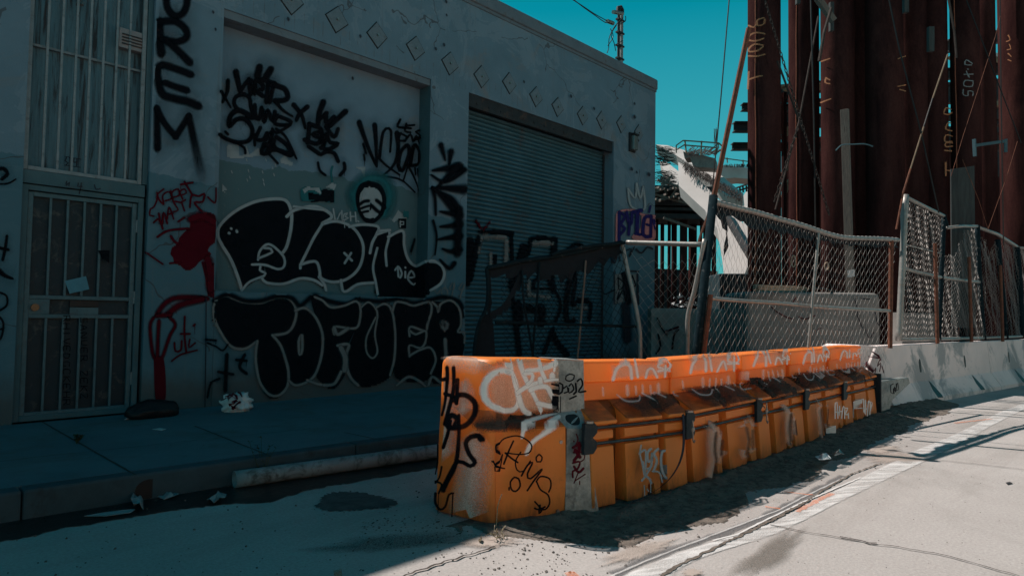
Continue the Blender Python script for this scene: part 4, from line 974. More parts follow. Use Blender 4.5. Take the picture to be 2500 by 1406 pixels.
cable([(2484,345),(2455,440),(2412,560)],10.8,.004,'rust_bar','guy_wire','thin brown wire coming in from the far right above the fence','wire')
m=MB(); m.beam(atd(2378,356,12.2),atd(2456,345,12.2),.05,.05); m.beam(atd(2378,340,12.2),atd(2380,382,12.2),.05,.04); m.beam(atd(2455,340,12.2),atd(2455,372,12.2),.05,.04)
props(m.build('steel_bracket','joint_teal'),'blue-grey steel crossbar clamped between the two right-hand piles','bracket')
# wood clamps high on the piles
for i,(x,y,w_,h_,d) in enumerate(((1950,2,9,14,13.5),(2032,40,9,70,13),(2214,10,11,40,13),(2275,95,13,60,13))):
    m=MB(); q=[atd(x-w_/2,y-h_/2,d),atd(x+w_/2,y-h_/2,d),atd(x+w_/2,y+h_/2,d),atd(x-w_/2,y+h_/2,d)]; m.prism(q,vd*.08)
    props(m.build('wood_block','plywood'),['small','long narrow','short','wide'][i]+' grey timber block strapped high on the '+['second','third','dark middle','dark right-hand'][i]+' pile','block','timber blocks strapped to the piles')
m=MB(); m.beam(atd(1995,-5,12.4),atd(2035,52,12.4),.1,.1); props(m.build('timber_prop','old_wood'),'weathered timber prop wedged at the top between second and third piles','prop')
# low concrete walls and block behind the fence
bk=thing('concrete_block','big weathered concrete block with rounded top edge and faint tags behind the mesh','block',tuple(atd(1990,760,11.4).xy)+(0,))
q=[atd(x,760,11.6) for x in(1822,2152)]; zt=atd(1990,713,11.6).z
a,b=[Vector((p.x,p.y,-.02)) for p in q]; dp=Vector((vd.x,vd.y,0)).normalized()*1.3
m=MB(); m.prism([a,b,b+dp,a+dp],(0,0,zt+.02)); blk=m.build('block','block_concrete',bk,bevel=.09,smooth=True)
cw=thing('low_wall','low dark concrete wall with a red tag between the warehouse corner and the fence post','wall',tuple(atd(1670,760,14.2).xy)+(0,))
q=[atd(x,760,13.9) for x in(1590,1824)]; zt2=atd(1670,753,13.9).z
a,b=[Vector((p.x,p.y,-.02)) for p in q]; m=MB(); m.prism([a,b,b+dp*.3,a+dp*.3],(0,0,zt2+.02)); lw=m.build('wall','block_concrete',cw,bevel=.02)
dk=thing('container','dark steel box standing behind the low wall below the bridge leg','container',tuple(atd(1790,760,16).xy)+(0,))
q=[atd(x,760,16) for x in(1757,1838)]; zt3=atd(1790,668,16).z
a,b=[Vector((p.x,p.y,-.02)) for p in q]; m=MB(); m.prism([a,b,b+dp,a+dp],(0,0,zt3+.02)); m.build('box','bracket',dk,bevel=.03)

# coils of cable lying on the block
rng=random.Random(4); m=MB(); cc=atd(1900,706,11.9)
for k in range(3):
    P=[Vector((cc.x+(.55+.07*k)*math.cos(s)*1.5+.1*k,cc.y+.3*math.sin(s),zt+.03+.03*k+.01*math.sin(s*3))) for s in [j*math.pi/12 for j in range(25)]]; m.tube(P,.016,5,cap=False)
props(m.build('cable_coil','rope'),'loose brown cable coils lying on top of the concrete block','cable coil')
m=MB(); cc=atd(2040,700,11.9); m.tube([Vector((cc.x+(t-.5)*2.2,cc.y,zt+.035+.02*math.sin(t*9))) for t in [j/20 for j in range(21)]],.02,5); props(m.build('loose_cable','cable_black'),'black cable trailing along the top of the concrete block','cable')
for i,(x,y,w_,h_) in enumerate(((1937,638,5,14),(2018,650,5,9))):
    m=MB(); m.tube([atd(x+w_*math.cos(s),y+h_*math.sin(s),12.9) for s in [j*math.pi/8 for j in range(17)]],.014,5,cap=False); props(m.build('rope_loop','rope'),['tall oval rope loop hanging on the second pile','small knotted rope loop hanging on the third pile'][i],'rope','rope loops on the piles')
# dark earth bank and slabs behind the right fence
m=MB(); q=[kx(2325,745)+dp*1.2,kx(2560,745)+dp*1.2]; m.prism([Vector((p.x,p.y,0)) for p in q]+[Vector((p.x,p.y,0))+dp*.4 for p in reversed(q)],(0,0,1.5)); props(m.build('concrete_wall','block_concrete'),'low pale concrete wall seen through the right-hand fence','wall')
# ------------------------------------------------------------ unfinished bridge far behind
TN=Vector((-.66,-.22,.72)).normalized()
def tilt(P,d,dep,n=None):
    """solid whose sloping upper side has the outline P"""
    n=n or TN; c=atd(sum(p[0] for p in P)/len(P),sum(p[1] for p in P)/len(P),d); m=MB(); m.prism([toplane(*p,c,n) for p in P],-n*dep); return m
def pp(P,d,dep,m=None,dirn=None):
    """solid with the outline P seen at distance d, and its real thickness"""
    m=m or MB(); q=[atd(*p,d) for p in P]; m.prism(q,(dirn or Vector((vd.x,vd.y,0)).normalized())*dep); return m
Zr=lambda P: zm(1590,300,5.408,P)
back=Vector((.93,.36,0)).normalized()
br=thing('unfinished_bridge','unfinished pale concrete arch bridge with a slanting leg and bristling rebar beyond the yard','bridge',(38,38,0))
LEG=[(1656,396),(1668,402),(1700,432),(1742,474),(1762,497),(1790,520),(1828,560),(1835,600),(1830,640),(1818,668),(1767,668),(1762,620),(1752,560),(1722,514),(1690,485),(1657,453)]
tilt(LEG,25,.6).build('near_leg_web','bridge_concrete',br)
tilt(Zr([(60,288),(215,298),(430,360),(820,610),(1215,935),(1190,1010),(1000,960),(560,600),(330,430)]),51,1.0).build('far_leg_web','bridge_concrete',br)
tilt(Zr([(110,520),(190,510),(360,640),(360,770),(330,860),(230,740),(130,560)]),48.5,1.).build('end_face','bridge_concrete',br)
pp(Zr([(130,700),(250,750),(170,900),(120,900)]),48.5,1.0,dirn=back).build('end_stub','bridge_concrete',br)
tilt(Zr([(1165,1040),(1300,835),(1420,620),(1480,620),(1480,1600),(1300,1600)]),54,1.).build('second_leg','bridge_concrete',br)
pp(Zr([(440,470),(510,455),(555,580),(850,600),(845,470),(690,430),(420,380)]),48,1.6,dirn=back).build('anchor_box','block_concrete',br)
pp(Zr([(880,640),(960,560),(1500,620),(1500,760),(1290,742),(1100,725),(960,740),(890,700)]),62,3,dirn=back).build('far_arch','bridge_concrete',br)
rng=random.Random(8)
def rods(gen,n,r,name,lab,d0,d1):
    m=MB()
    for i in range(n):
        P=gen(rng,i,n); d=rng.uniform(d0,d1); m.tube([atd(*p,d) for p in zm(1590,300,5.408,P)],r,3,cap=False)
    o=m.build(name,'rebar',br); o['kind']='stuff'; return o
rods(lambda g,i,n:(lambda a,x,y:[(x,y),(x-g.uniform(60,130),y+g.uniform(-40,22)),(x-g.uniform(130,190),y+g.uniform(-70,10))])(0,g.uniform(150,330),g.uniform(330,560)),70,.017,'end_rebar','',40,42)
rods(lambda g,i,n:(lambda x,y:[(x,y),(x-g.uniform(60,160),y-g.uniform(0,40)),(x-g.uniform(160,240),y+g.uniform(-40,30))])(g.uniform(230,350),g.uniform(640,800)),46,.017,'end_rebar','',40,42)
LC=atd(sum(p[0] for p in LEG)/len(LEG),sum(p[1] for p in LEG)/len(LEG),25)
def leg_rods(gen,n,r):
    m=MB()
    for i in range(n):
        off=TN*rng.uniform(.0,.5); m.tube([toplane(*p,LC+off,TN) for p in zm(1590,300,5.408,gen(rng,i,n))],r,3,cap=False)
    o=m.build('leg_rebar','rebar',br); o['kind']='stuff'
def loop(g,i,n):
    f=g.random(); x=410+f*760; y=560+f*420+g.uniform(-45,60)
    return [(x,y),(x+g.uniform(6,26),y+g.uniform(-46,-10)),(x+g.uniform(20,55),y+g.uniform(-20,25)),(x+g.uniform(10,50),y+g.uniform(25,75))]
leg_rods(loop,260,.009)
def longi(g,i,n):
    f=g.random(); x=330+f*650; y=470+f*400+g.uniform(-40,60); L_=g.uniform(80,240); return [(x,y),(x+L_*.5,y+L_*.28),(x+L_,y+L_*.62)]
leg_rods(longi,70,.008)
rods(lambda g,i,n:(lambda x,y:[(x,y),(x+g.uniform(60,150),y-g.uniform(40,100))])(g.uniform(430,850),g.uniform(395,440)),80,.02,'deck_rebar','',47,49)
rods(lambda g,i,n:(lambda x:[(x,590),(x+g.uniform(-8,8),560-g.uniform(0,20))])(g.uniform(930,1300)),60,.025,'arch_rebar','',61,61)
rods(lambda g,i,n:(lambda x:[(x,300),(x+g.uniform(-20,20),g.uniform(10,150))])(g.choice((820,845,860,830))),7,.022,'upright_rebar','',48,48)
for P in([(420,235),(890,268)],[(430,295),(850,330)],[(420,235),(330,300)],[(330,300),(330,400)],[(445,240),(462,400)],[(665,240),(655,430)],[(890,268),(860,420)],[(890,268),(960,330)],[(930,465),(1300,515)],[(1000,460),(1005,530)],[(1210,490),(1215,560)],[(340,355),(440,290)],[(810,335),(890,270)]):
    m=MB(); q=[atd(*p,47 if P[0][0]<925 else 61) for p in zm(1590,300,5.408,P)]; m.beam(q[0],q[1],.08,.08) if (q[1]-q[0]).normalized().z<.9 else m.beam(q[0],q[1],.08,.08,up=(1,0,0)); m.build('guard_rail','wood',br)
for P in([(1125,860),(1300,800)],[(1140,900),(1300,850)],[(1170,855),(1175,930)],[(1210,840),(1215,920)],[(1255,830),(1260,910)]):
    m=MB(); q=[atd(*p,51) for p in zm(1590,300,5.408,P)]; m.tube(q,.07,5); m.build('stair_rail','rebar',br)
q=[toplane(*t_,LC+TN*.15,TN) for t_ in((1754,512),(1762,508),(1830,622),(1824,632))]; m=MB(); m.prism(q,TN*.3); m.build('brace_beam','dark_steel',br)
# shadows of the rebar fall on the leg from real bars standing proud of it
# falsework in front of the bridge end
fw=thing('falsework_tower','dark falsework of rusty posts and stacked timbers under the bridge end','falsework',(24,27,0))
D=34
for i,(x0,x1) in enumerate([(1588,1606),(1611,1621),(1629,1637),(1638,1652),(1659,1677),(1680,1701),(1708,1714),(1716,1735),(1737,1748)]):
    m=MB(); a=atd((x0+x1)/2,760,D+1.5*(i%2)); r=(x1-x0)/2*D/FPX; zt_=atd(x0,500,D).z; m.tube([(a.x,a.y,-.02),(a.x,a.y,zt_)],r,12); m.build('post','rust_pile',fw,smooth=True)
for (a,b,c,e) in((1585,1770,486,500),(1585,1765,505,512),(1585,1760,520,532),(1585,1745,452,462)):
    pp([(a,c),(b,c+4),(b,e+4),(a,e)],D-.5,2.5).build('beam','dark_steel',fw)
rng=random.Random(5)
for i in range(30):
    x=1598+rng.random()*76; y=452+rng.random()*34; w_=rng.uniform(4,7); dd=D-1.2-rng.random()
    pp([(x,y),(x+w_,y-1),(x+w_,y+4),(x,y+5)],dd,1.0,dirn=Vector((.7,.7,.1))).build('timber','old_wood',fw)
for P in([(1612,460),(1640,430)],[(1640,478),(1652,462)],[(1605,440),(1655,455)],[(1598,475),(1690,500)],[(1620,532),(1700,560)]):
    m=MB(); m.beam(atd(*P[0],D-1.5),atd(*P[1],D-1.5),.11,.11); m.build('timber','old_wood',fw)
pp([(1585,655),(1752,662),(1752,765),(1585,765)],39,1).build('sole_wall','dark_steel',fw)
pp([(1585,468),(1700,478),(1745,498),(1745,535),(1585,530)],37,1).build('deck','dark_steel',fw)
# deck girders passing behind the piles
gd=thing('girder_stack','dark steel girders and decking of the falsework behind the big piles','girders',tuple(atd(2050,760,24).xy)+(0,))
def ibeam(x0,y0,x1,y1,h,d,nm='girder',mt='dark_steel'):
    a,b=atd(x0,y0,d),atd(x1,y1,d); hh=h*d/FPX; m=MB(); up=Vector((0,0,1)); 
    t=(b-a).normalized(); s=t.cross(up).normalized()*.14
    for z0,z1,k in((0,.12,1),(.12,.88,.12),(.88,1,1)):
        A=a-up*hh*z0; m.prism([A-s*k,A+s*k,A+s*k-up*hh*(z1-z0),A-s*k-up*hh*(z1-z0)],b-a)
    m.build(nm,mt,gd)
ibeam(1811,254,1990,258,17,21); ibeam(1791,299,1990,300,24,21); ibeam(1787,350,2500,352,17,21.5); ibeam(1895,232,2500,300,14,23); ibeam(1895,270,2500,330,30,24)
ibeam(1900,210,2500,150,26,26); ibeam(2310,100,2520,60,30,26); ibeam(2300,205,2440,195,50,25,'girder','dark_steel')
for i in range(16):
    x=1902+i*9 if i<8 else 2312+(i-8)*17; y=(215-i*2 if i<8 else 140)+rng.uniform(-6,6); pp([(x,y),(x+12,y-5),(x+12,y),(x,y+5)],25,2,dirn=Vector((.9,-.1,.1))).build('timber','wood',gd)
for P in([(1903,325),(1930,312)],[(1903,338),(1930,322)],[(1897,445),(1931,395)],[(1900,510),(1928,440)]):
    m=MB(); m.beam(atd(*P[0],20),atd(*P[1],20),.12,.12); m.build('timber','wood',gd)
for i in range(9):
    x=[1898,1925,2003,2008,2320,2331,2437,2446,2453][i]; m=MB(); a=atd(x,760,24); b=atd(x,[350,300,380,330,330,310,430,440,420][i],24); m.tube([(a.x,a.y,0),(a.x,a.y,b.z)],.10,6); m.build('post','rust_pile',gd)
# pale building and deck seen through the right-hand gap
fb=thing('far_bridge_deck','pale concrete deck edge seen through the gap between the last two piles','bridge',tuple(atd(2448,760,40).xy)+(0,))
pp([(2425,130),(2475,128),(2475,160),(2425,150)],42,2).build('deck','bridge_concrete',fb); pp([(2425,205),(2475,200),(2475,255),(2425,258)],41,2).build('soffit','wood',fb)
pp([(2428,500),(2445,492),(2500,500),(2500,800),(2428,800)],40,2).build('pier','bridge_concrete',fb)
pp([(2425,262),(2475,262),(2475,440),(2425,440)],41.5,1).build('tower','dark_steel',fb)
# bushes of rubble glowing behind the low wall
m=MB(); rng=random.Random(2)
for i in range(60):
    x=rng.uniform(1640,1748); y=748-rng.random()**2*34; c=atd(x,y,20); r=rng.uniform(.04,.10)
    a=[c+Vector((rng.uniform(-r,r)*1.6,rng.uniform(-r,r),rng.uniform(-r,r))) for _ in range(4)]; m.add(a,[(0,1,2),(0,2,3),(0,3,1),(1,3,2)])
o=m.build('rubble','paper'); o['kind']='stuff'
# dark back of the yard: earth bank so the piles stand in shade
bn=[atd(x,760,30) for x in(1860,3200)]
m=MB(); a,b=[Vector((p.x,p.y,0)) for p in bn]; m.prism([a,b,b+dp*6,a+dp*6],(0,0,2.6)); o=m.build('earth_bank','site_ground'); o['kind']='structure'
# ------------------------------------------------------------ pipe, litter, weeds by the kerb
a=onz(572,1170,.066); b=onz(1130,1092,.066); 
pp_=thing('plastic_pipe','long pale plastic pipe lying in the gutter against the kerb','pipe',(a.x,a.y,0))
m=MB(); n=20; r=.064; ax=(b-a).normalized(); q=[a+(b+ax*.4-a)*i/12 for i in range(13)]; m.tube(q,r,n,cap=False); o=m.build('pipe_wall','pvc',pp_,smooth=True)
s=o.modifiers.new('s','SOLIDIFY'); s.thickness=.008; s.offset=-1
m=MB(); m.tube([a+ax*.15,a+ax*.16],.06,12); m.build('dark_inside','black',pp_)
# drain mouth in the kerb
c=onz(378,1212,.05); m=MB(); yk=cY(c.x)-.0015; m.prism([(c.x+.085*math.cos(s),yk,.075+.07*math.sin(s)) for s in [j*math.pi/8 for j in range(16)]],(0,.001,0)); m.build('drain_mouth','black',kerb)
def crumple(name,mt,c,sx,sy,sz,label,cat,seed,nz=2.2,grp=None,amp=.35,sub=3):
    from mathutils import noise as mn
    bm=bmesh.new(); bmesh.ops.create_icosphere(bm,subdivisions=sub+1,radius=1)
    for v in bm.verts:
        k=1+amp*mn.noise(v.co*nz+Vector((seed,0,0)))+amp*.55*abs(mn.noise(v.co*nz*2.3+Vector((0,seed,0))))+amp*.3*abs(mn.noise(v.co*nz*6+Vector((0,seed,0))))
        v.co*=k; v.co.x*=sx; v.co.y*=sy; v.co.z=max(-.55,v.co.z)*sz
    mz=min(v.co.z for v in bm.verts)
    for v in bm.verts: v.co.z-=mz
    me=bpy.data.meshes.new(name); bm.to_mesh(me); bm.free(); me.materials.append(MATS[mt]); o=bpy.data.objects.new(name,me); col.objects.link(o); o.location=c
    RM[o]=Matrix.Translation(Vector(c)); return props(o,label,cat,grp)
c=onz(372,1018,S); bb=crumple('rubbish_bag','bag_black',(c.x,c.y,S),.25,.12,.12,'flattened black rubbish bag spilling paper on the pavement beside the gate','bag',1.3,1.2,None,.22)
c=onz(430,1012,S); 
for p in bb.data.polygons: p.use_smooth=True
m=MB(); 
def sheet(P,z,seed,name,label,mt='paper',lift=.03,cat='litter',grp='litter'):
    rng=random.Random(seed); c=onz(sum(p[0] for p in P)/len(P),sum(p[1] for p in P)/len(P),z); m=MB(); ring=[onz(*p,z) for p in P]
    m.v=[c+Vector((0,0,lift))]+[q+Vector((0,0,rng.uniform(0,lift))) for q in ring]+[c.lerp(q,.5)+Vector((0,0,rng.uniform(0,lift*1.3))) for q in ring]; n=len(P)
    for i in range(n): j=(i+1)%n; m.f+=[(0,1+n+i,1+n+j),(1+n+i,1+i,1+j),(1+n+i,1+j,1+n+j)]
    o=m.build(name,mt); props(o,label,cat,grp); s=o.modifiers.new('s','SOLIDIFY'); s.thickness=.003; return o
sheet([(303,1025),(325,1013),(355,1006),(372,1008),(384,1002),(380,1016),(355,1020),(330,1021)],S+.004,1,'paper_scrap','pale torn paper poking out from under the black rubbish bag')
c=onz(577,1003,S); wb=crumple('carrier_bag','bag_white',(c.x,c.y,S),.15,.11,.12,'crumpled white carrier bag with red print lying against the warehouse wall','bag',4.1,3.0,amp=.5)
for p in wb.data.polygons: p.use_smooth=True
sheet([(318,1237),(325,1222),(348,1216),(349,1245),(340,1247),(325,1246)],.006,2,'paper_scrap','upright crumpled paper scrap in the gutter below the drain mouth','dull_paper',.06)
sheet([(380,1212),(392,1203),(420,1206),(438,1210),(425,1216),(400,1219)],.006,3,'paper_scrap','flat pale paper scrap in the gutter beside the drain mouth','dull_paper',.03)
sheet([(505,1224),(510,1219),(518,1217),(527,1218),(535,1216),(544,1220),(553,1223),(549,1229),(536,1228),(522,1231),(512,1227)],.006,4,'paper_scrap','crumpled white paper in the gutter left of the pipe end','dull_paper',.05)
sheet([(205,1262),(250,1254),(300,1248),(330,1246),(320,1254),(260,1263)],.006,5,'paper_scrap','long thin pale sheet lying in the wet gutter','dull_paper',.01)
sheet([(372,1049),(390,1046),(406,1048),(395,1051)],S+.004,6,'paper_scrap','tiny pale flake on the pavement in front of the rubbish bag','paper',.005)
sheet([(1990,1118),(2003,1112),(2018,1114),(2030,1120),(2015,1128),(2000,1126)],.07,7,'paper_scrap','crushed pale wrapper in the dirt beside the fourth barrier','bag_white',.05)
sheet([(2035,1108),(2050,1106),(2062,1110),(2055,1114),(2038,1113)],.07,8,'bottle','flattened clear plastic bottle in the dirt beside the wrapper','glassy',.04,'bottle')
sheet([(1168,1322),(1172,1316),(1177,1316),(1174,1325)],.012,9,'dry_leaf','small curled brown leaf in the lit dirt below the end block','straw',.02,'leaf')
sheet([(2455,1178),(2465,1176),(2472,1179),(2460,1182)],.006,10,'flat_debris','small dark flake on the sunlit road at the far right','rubber' if 'rubber' in MATS else 'dark_steel',.006)
sheet([(1020,1110),(1040,1108),(1076,1112),(1050,1117),(1030,1116)],.01,11,'dry_leaf','yellowish dead leaf under the pipe beside the end block','straw',.02,'leaf')
def weed(c,h,n,seed,label,mt='plant',sp=.06,cat='weed',leaf=.02):
    rng=random.Random(seed); t=thing('weed',label,cat,tuple(c)); m=MB(); lf=MB()
    for i in range(n):
        a=rng.uniform(0,6.28); P=[Vector(c)]
        for k in range(1,6): P.append(Vector(c)+Vector((math.cos(a)*sp*(k/5)**1.3,math.sin(a)*sp*(k/5)**1.3,h*k/5*rng.uniform(.85,1.1))))
        m.tube(P,.0035,4,r2=.0015)
        for k in range(2,6):
            for s in(-1,1):
                b=rng.uniform(0,6.28); d=Vector((math.cos(b),math.sin(b),.6))*leaf*rng.uniform(.6,1.3); e=Vector((-d.y,d.x,0))*.3
                lf.add([P[k],P[k]+d*.5+e,P[k]+d,P[k]+d*.5-e],[(0,1,2,3)])
    m.build('stem',mt,t); lf.build('leaf','plant' if mt=='plant' else 'straw',t)['kind']='stuff'; return t
c=onz(578,1150,.0); c=Vector((c.x,cY(c.x)-.02,0)); weed(c,.30,5,3,'thin dark weed growing out of the kerb above the pipe end',sp=.11,leaf=.035)
c=onz(187,1083,S); weed((c.x,c.y,S),.06,9,4,'small tuft of grass in a pavement joint',sp=.05,leaf=.03)
c=onz(1212,1318,.0); wd=thing('dry_stalk','thin dry stalk climbing the corner of the orange end block from a clump of litter','weed',tuple(c))
m=MB(); q=[toplane(x,y,Vector((2.9,2.93,0)),Vector((.35,1,0))) for x,y in cat_rom([(1212,1322),(1211,1290),(1213,1262),(1215,1235),(1219,1222),(1226,1206)],6)]; rng=random.Random(3); q=[p+Vector((rng.uniform(-.004,.004),0,rng.uniform(-.003,.003))) for p in q]; m.tube(q,.0035,4); m.build('stem','straw',wd)
m=MB(); 
for i in range(26):
    p=Vector(c)+Vector((rng.uniform(-.05,.05),rng.uniform(-.04,.04),rng.uniform(.0,.05))); d=Vector((rng.uniform(-1,1),rng.uniform(-1,1),rng.uniform(-.2,.8)))*.03; m.tube([p,p+d,p+d*1.5+Vector((.01,.01,-.01))],.003,3)
m.build('clump','straw',wd)
c=onz(1860,860,2); 
# dried creeper on the slumped fence

# leaves, grit and scraps blown along the gutter and the barrier feet
m=MB(); rng=random.Random(31)
def flake(c,r):
    a=rng.uniform(0,6.28); q=[c+Vector((r*rng.uniform(.6,1.2)*math.cos(a+k*1.57),r*.6*rng.uniform(.6,1.2)*math.sin(a+k*1.57),rng.uniform(0,r*.5))) for k in range(4)]; m.add(q,[(0,1,2,3)])
for i in range(260): x=rng.uniform(-.8,4.6); flake(Vector((x,cY(x)-abs(rng.gauss(0,.12))-.01,.006)),rng.uniform(.004,.016))
for i in range(160): c=onz(rng.uniform(880,1130),rng.gauss(1285,22)); flake(Vector((c.x,c.y,.006)),rng.uniform(.004,.013))
for i in range(120): c=onz(rng.uniform(0,1050),rng.uniform(1000,1130),S); flake(Vector((c.x,c.y,S+.004)),rng.uniform(.003,.010))
for i in range(200): x=rng.uniform(3.3,9.8); flake(Vector((x,rng.uniform(2.15,2.6),dirt_h(x,2.4)+.012)),rng.uniform(.005,.018))
m.build('leaf_litter','straw_dark')['kind']='stuff'

# unseen warehouse behind the viewer, added to bounce warm sunlight on the barriers
ob=thing('bounce_warehouse','unseen tan warehouse added across the street to bounce warm sunlight','building',(4,-17,0))
m=MB(); xs=[-22,-14,-11,-3,0,8,11,19,22,30]
for i,(a,b) in enumerate(zip(xs,xs[1:])):
    if i%2==0: m.box((a,-17.4,0),(b,-17,6.4))
    else: m.box((a,-17.4,3.6),(b,-17,6.4))
m.build('wall','bounce_render',ob)
m=MB(); m.box((-22,-30,0),(30,-17.45,6.2)); m.build('rear_volume','bounce_render',ob)
m=MB(); m.box((-22.1,-17.6,6.4),(30.1,-16.9,6.6)); m.build('parapet_cap','cap',ob)
for i in range(4): m=MB(); m.box((xs[2*i+1]+.02,-17.35,0),(xs[2*i+2]-.02,-17.25,3.59)); m.build('door','bounce_render',ob)
# ------------------------------------------------------------ sprayed writing on the warehouse
TW=bvh([wall,panel,rev]); TS=bvh([shut])
A=lambda *P: zm(0,0,2.8125,P)
Bz=lambda *P: zm(0,440,2.268,P)
Cz=lambda *P: zm(500,100,3.056,P)
D=lambda *P: zm(500,420,2.424,P)
Ez=lambda *P: zm(1100,180,2.009,P)
Fz=lambda *P: zm(1120,560,4.394,P)
def tag(tree,m,parent,strokes,soft=.35,label=None,name='graffiti',k=1.,jump=.5,step=5,top=.97):
    s=Spray(tree,soft,step,jump,top=top)
    wallp=tree is TW and m in('paint_black','paint_red') and name=='graffiti'
    if wallp:
        s.mul=.16
        for st in strokes: s.stroke(st[0],st[1]*k*2.6,soft=.95)
        s.mul=1.
        rg=random.Random(len(strokes))
        for st in strokes:
            if rg.random()<.3 and st[1]>4: p=st[0][rg.randrange(len(st[0]))]; s.stroke([(p[0],p[1]),(p[0]-.3,p[1]+rg.uniform(8,24))],1.8,.8)
    for st in strokes:
        P,w_=st[0],st[1]; s.stroke(P,w_*k,(st[2] if len(st)>2 and st[2] is not None else w_)*k,fade=st[3] if len(st)>3 else 0)
    return s.done(m,parent,name,label)
# tall letters down the pier by the gate
tag(TW,'paint_black',B,[(A((1140,-20),(1150,60),(1195,110),(1250,100),(1280,40),(1285,-30)),17),
 (A((1095,150),(1095,250),(1105,370)),19,21),(A((1095,155),(1200,150),(1270,200),(1280,260),(1210,290),(1110,270)),17),(A((1150,290),(1220,350),(1300,430)),16,19),
 (A((1310,515),(1220,480),(1110,450),(1080,500),(1110,640),(1200,680),(1290,700),(1360,730)),17,20),(A((1130,570),(1210,600),(1280,622)),15,17),
 (A((1080,1020),(1078,880),(1075,745)),18,14),(A((1075,745),(1130,850),(1205,940)),15),(A((1205,940),(1250,870),(1295,800)),15),(A((1295,800),(1330,960),(1355,1080),(1385,1210)),15,22,.9)],.4,
 label='tall black sprayed letters running down the pier beside the gate')
tag(TW,'paint_black',B,[(zm(0,0,1,[(-10,415),(8,412),(18,425),(5,437)]),9),(zm(0,0,1,[(-5,450),(20,448),(38,438)]),4)],.4)
tag(TW,'paint_black',B,[(Bz((38,310),(28,380),(15,440)),7),(Bz((0,375),(45,385)),7),(Bz((-10,500),(30,530),(70,545)),14,5),(Bz((-5,620),(35,640),(38,690),(0,720)),5),(Bz((-10,750),(18,790),(10,860),(-10,890)),5),(Bz((-10,830),(15,820)),4)],.4)
# red tag, red figure
tag(TW,'paint_red',B,[(Bz((905,50),(870,80),(868,110),(850,150),(832,160),(828,195),(850,200)),4),(Bz((868,70),(880,110),(905,135)),4),(Bz((905,130),(900,85),(935,65),(950,100),(915,115)),4),(Bz((945,60),(960,125),(950,70),(985,50),(990,85),(960,95)),4),
 (Bz((1000,85),(1030,72),(1020,50),(995,65),(1010,105)),4),(Bz((1020,10),(1050,60),(1062,80)),5),(Bz((1000,25),(1065,14)),5),
 (Bz((850,235),(880,215),(900,270)),5),(Bz((878,185),(895,250),(905,180),(925,240)),5),(Bz((925,215),(935,150),(960,215)),4),(Bz((928,190),(955,185)),4),(Bz((1000,125),(960,120),(985,165),(960,175)),4),(Bz((1025,110),(1005,120),(1020,170)),4),(Bz((1050,150),(1060,85),(1100,90),(1130,75),(1120,120),(1075,125),(1115,172)),5),
 (Bz((1195,45),(1190,125),(1150,95)),4),(Bz((985,230),(1020,208)),5),(Bz((870,315),(930,280),(1040,268)),6),(Bz((808,400),(850,430),(900,465)),4),(Bz((945,310),(965,340),(985,352)),6)],.3,label='small dark red tag beside the gate')
s=Spray(TW,.5,5,.5)
s.fill(Bz((1055,200),(1090,188),(1160,178),(1190,192),(1196,250),(1190,345),(1160,368),(1148,390),(1170,405),(1160,425),(1120,440),(1100,455),(1080,480),(1050,500),(1020,495),(1000,475),(962,458),(958,430),(942,410),(950,375),(985,350),(990,320),(1025,282),(1050,262)),3,smooth=False)
s.fill(Bz((1112,448),(1185,458),(1185,655),(1150,640),(1135,540)),3,smooth=False)
for P,w_ in((Bz((1060,215),(1120,200),(1180,230)),22),(Bz((1150,440),(1165,520),(1165,600)),22),(Bz((940,460),(1000,455)),5),
  (Bz((1145,655),(1050,648),(960,655),(905,690),(870,740)),13),(Bz((1120,660),(1000,690),(930,740)),16),(Bz((850,760),(830,810),(845,960),(870,1000)),9),(Bz((880,780),(875,850),(870,980)),10),(Bz((940,760),(970,800),(940,860),(905,960),(885,1010)),9),(Bz((870,750),(940,745)),12),
  (Bz((880,1000),(885,1080),(882,1200)),19)): s.stroke(P,w_)
s.fill(Bz((850,990),(905,990),(915,1210),(862,1215)),4)
s.done('paint_red',B,'graffiti','dark red painted flower and hand shape on the pier')
tag(TW,'paint_red',B,[(Bz((965,900),(970,945),(1000,940),(1005,890)),5),(Bz((1022,755),(1020,850),(1030,950)),5),(Bz((1000,850),(1050,850)),5),(Bz((1050,880),(1045,925),(1080,900)),4),(Bz((1070,805),(1078,798)),5),(Bz((950,1000),(1000,965),(1090,940)),4)],.3)
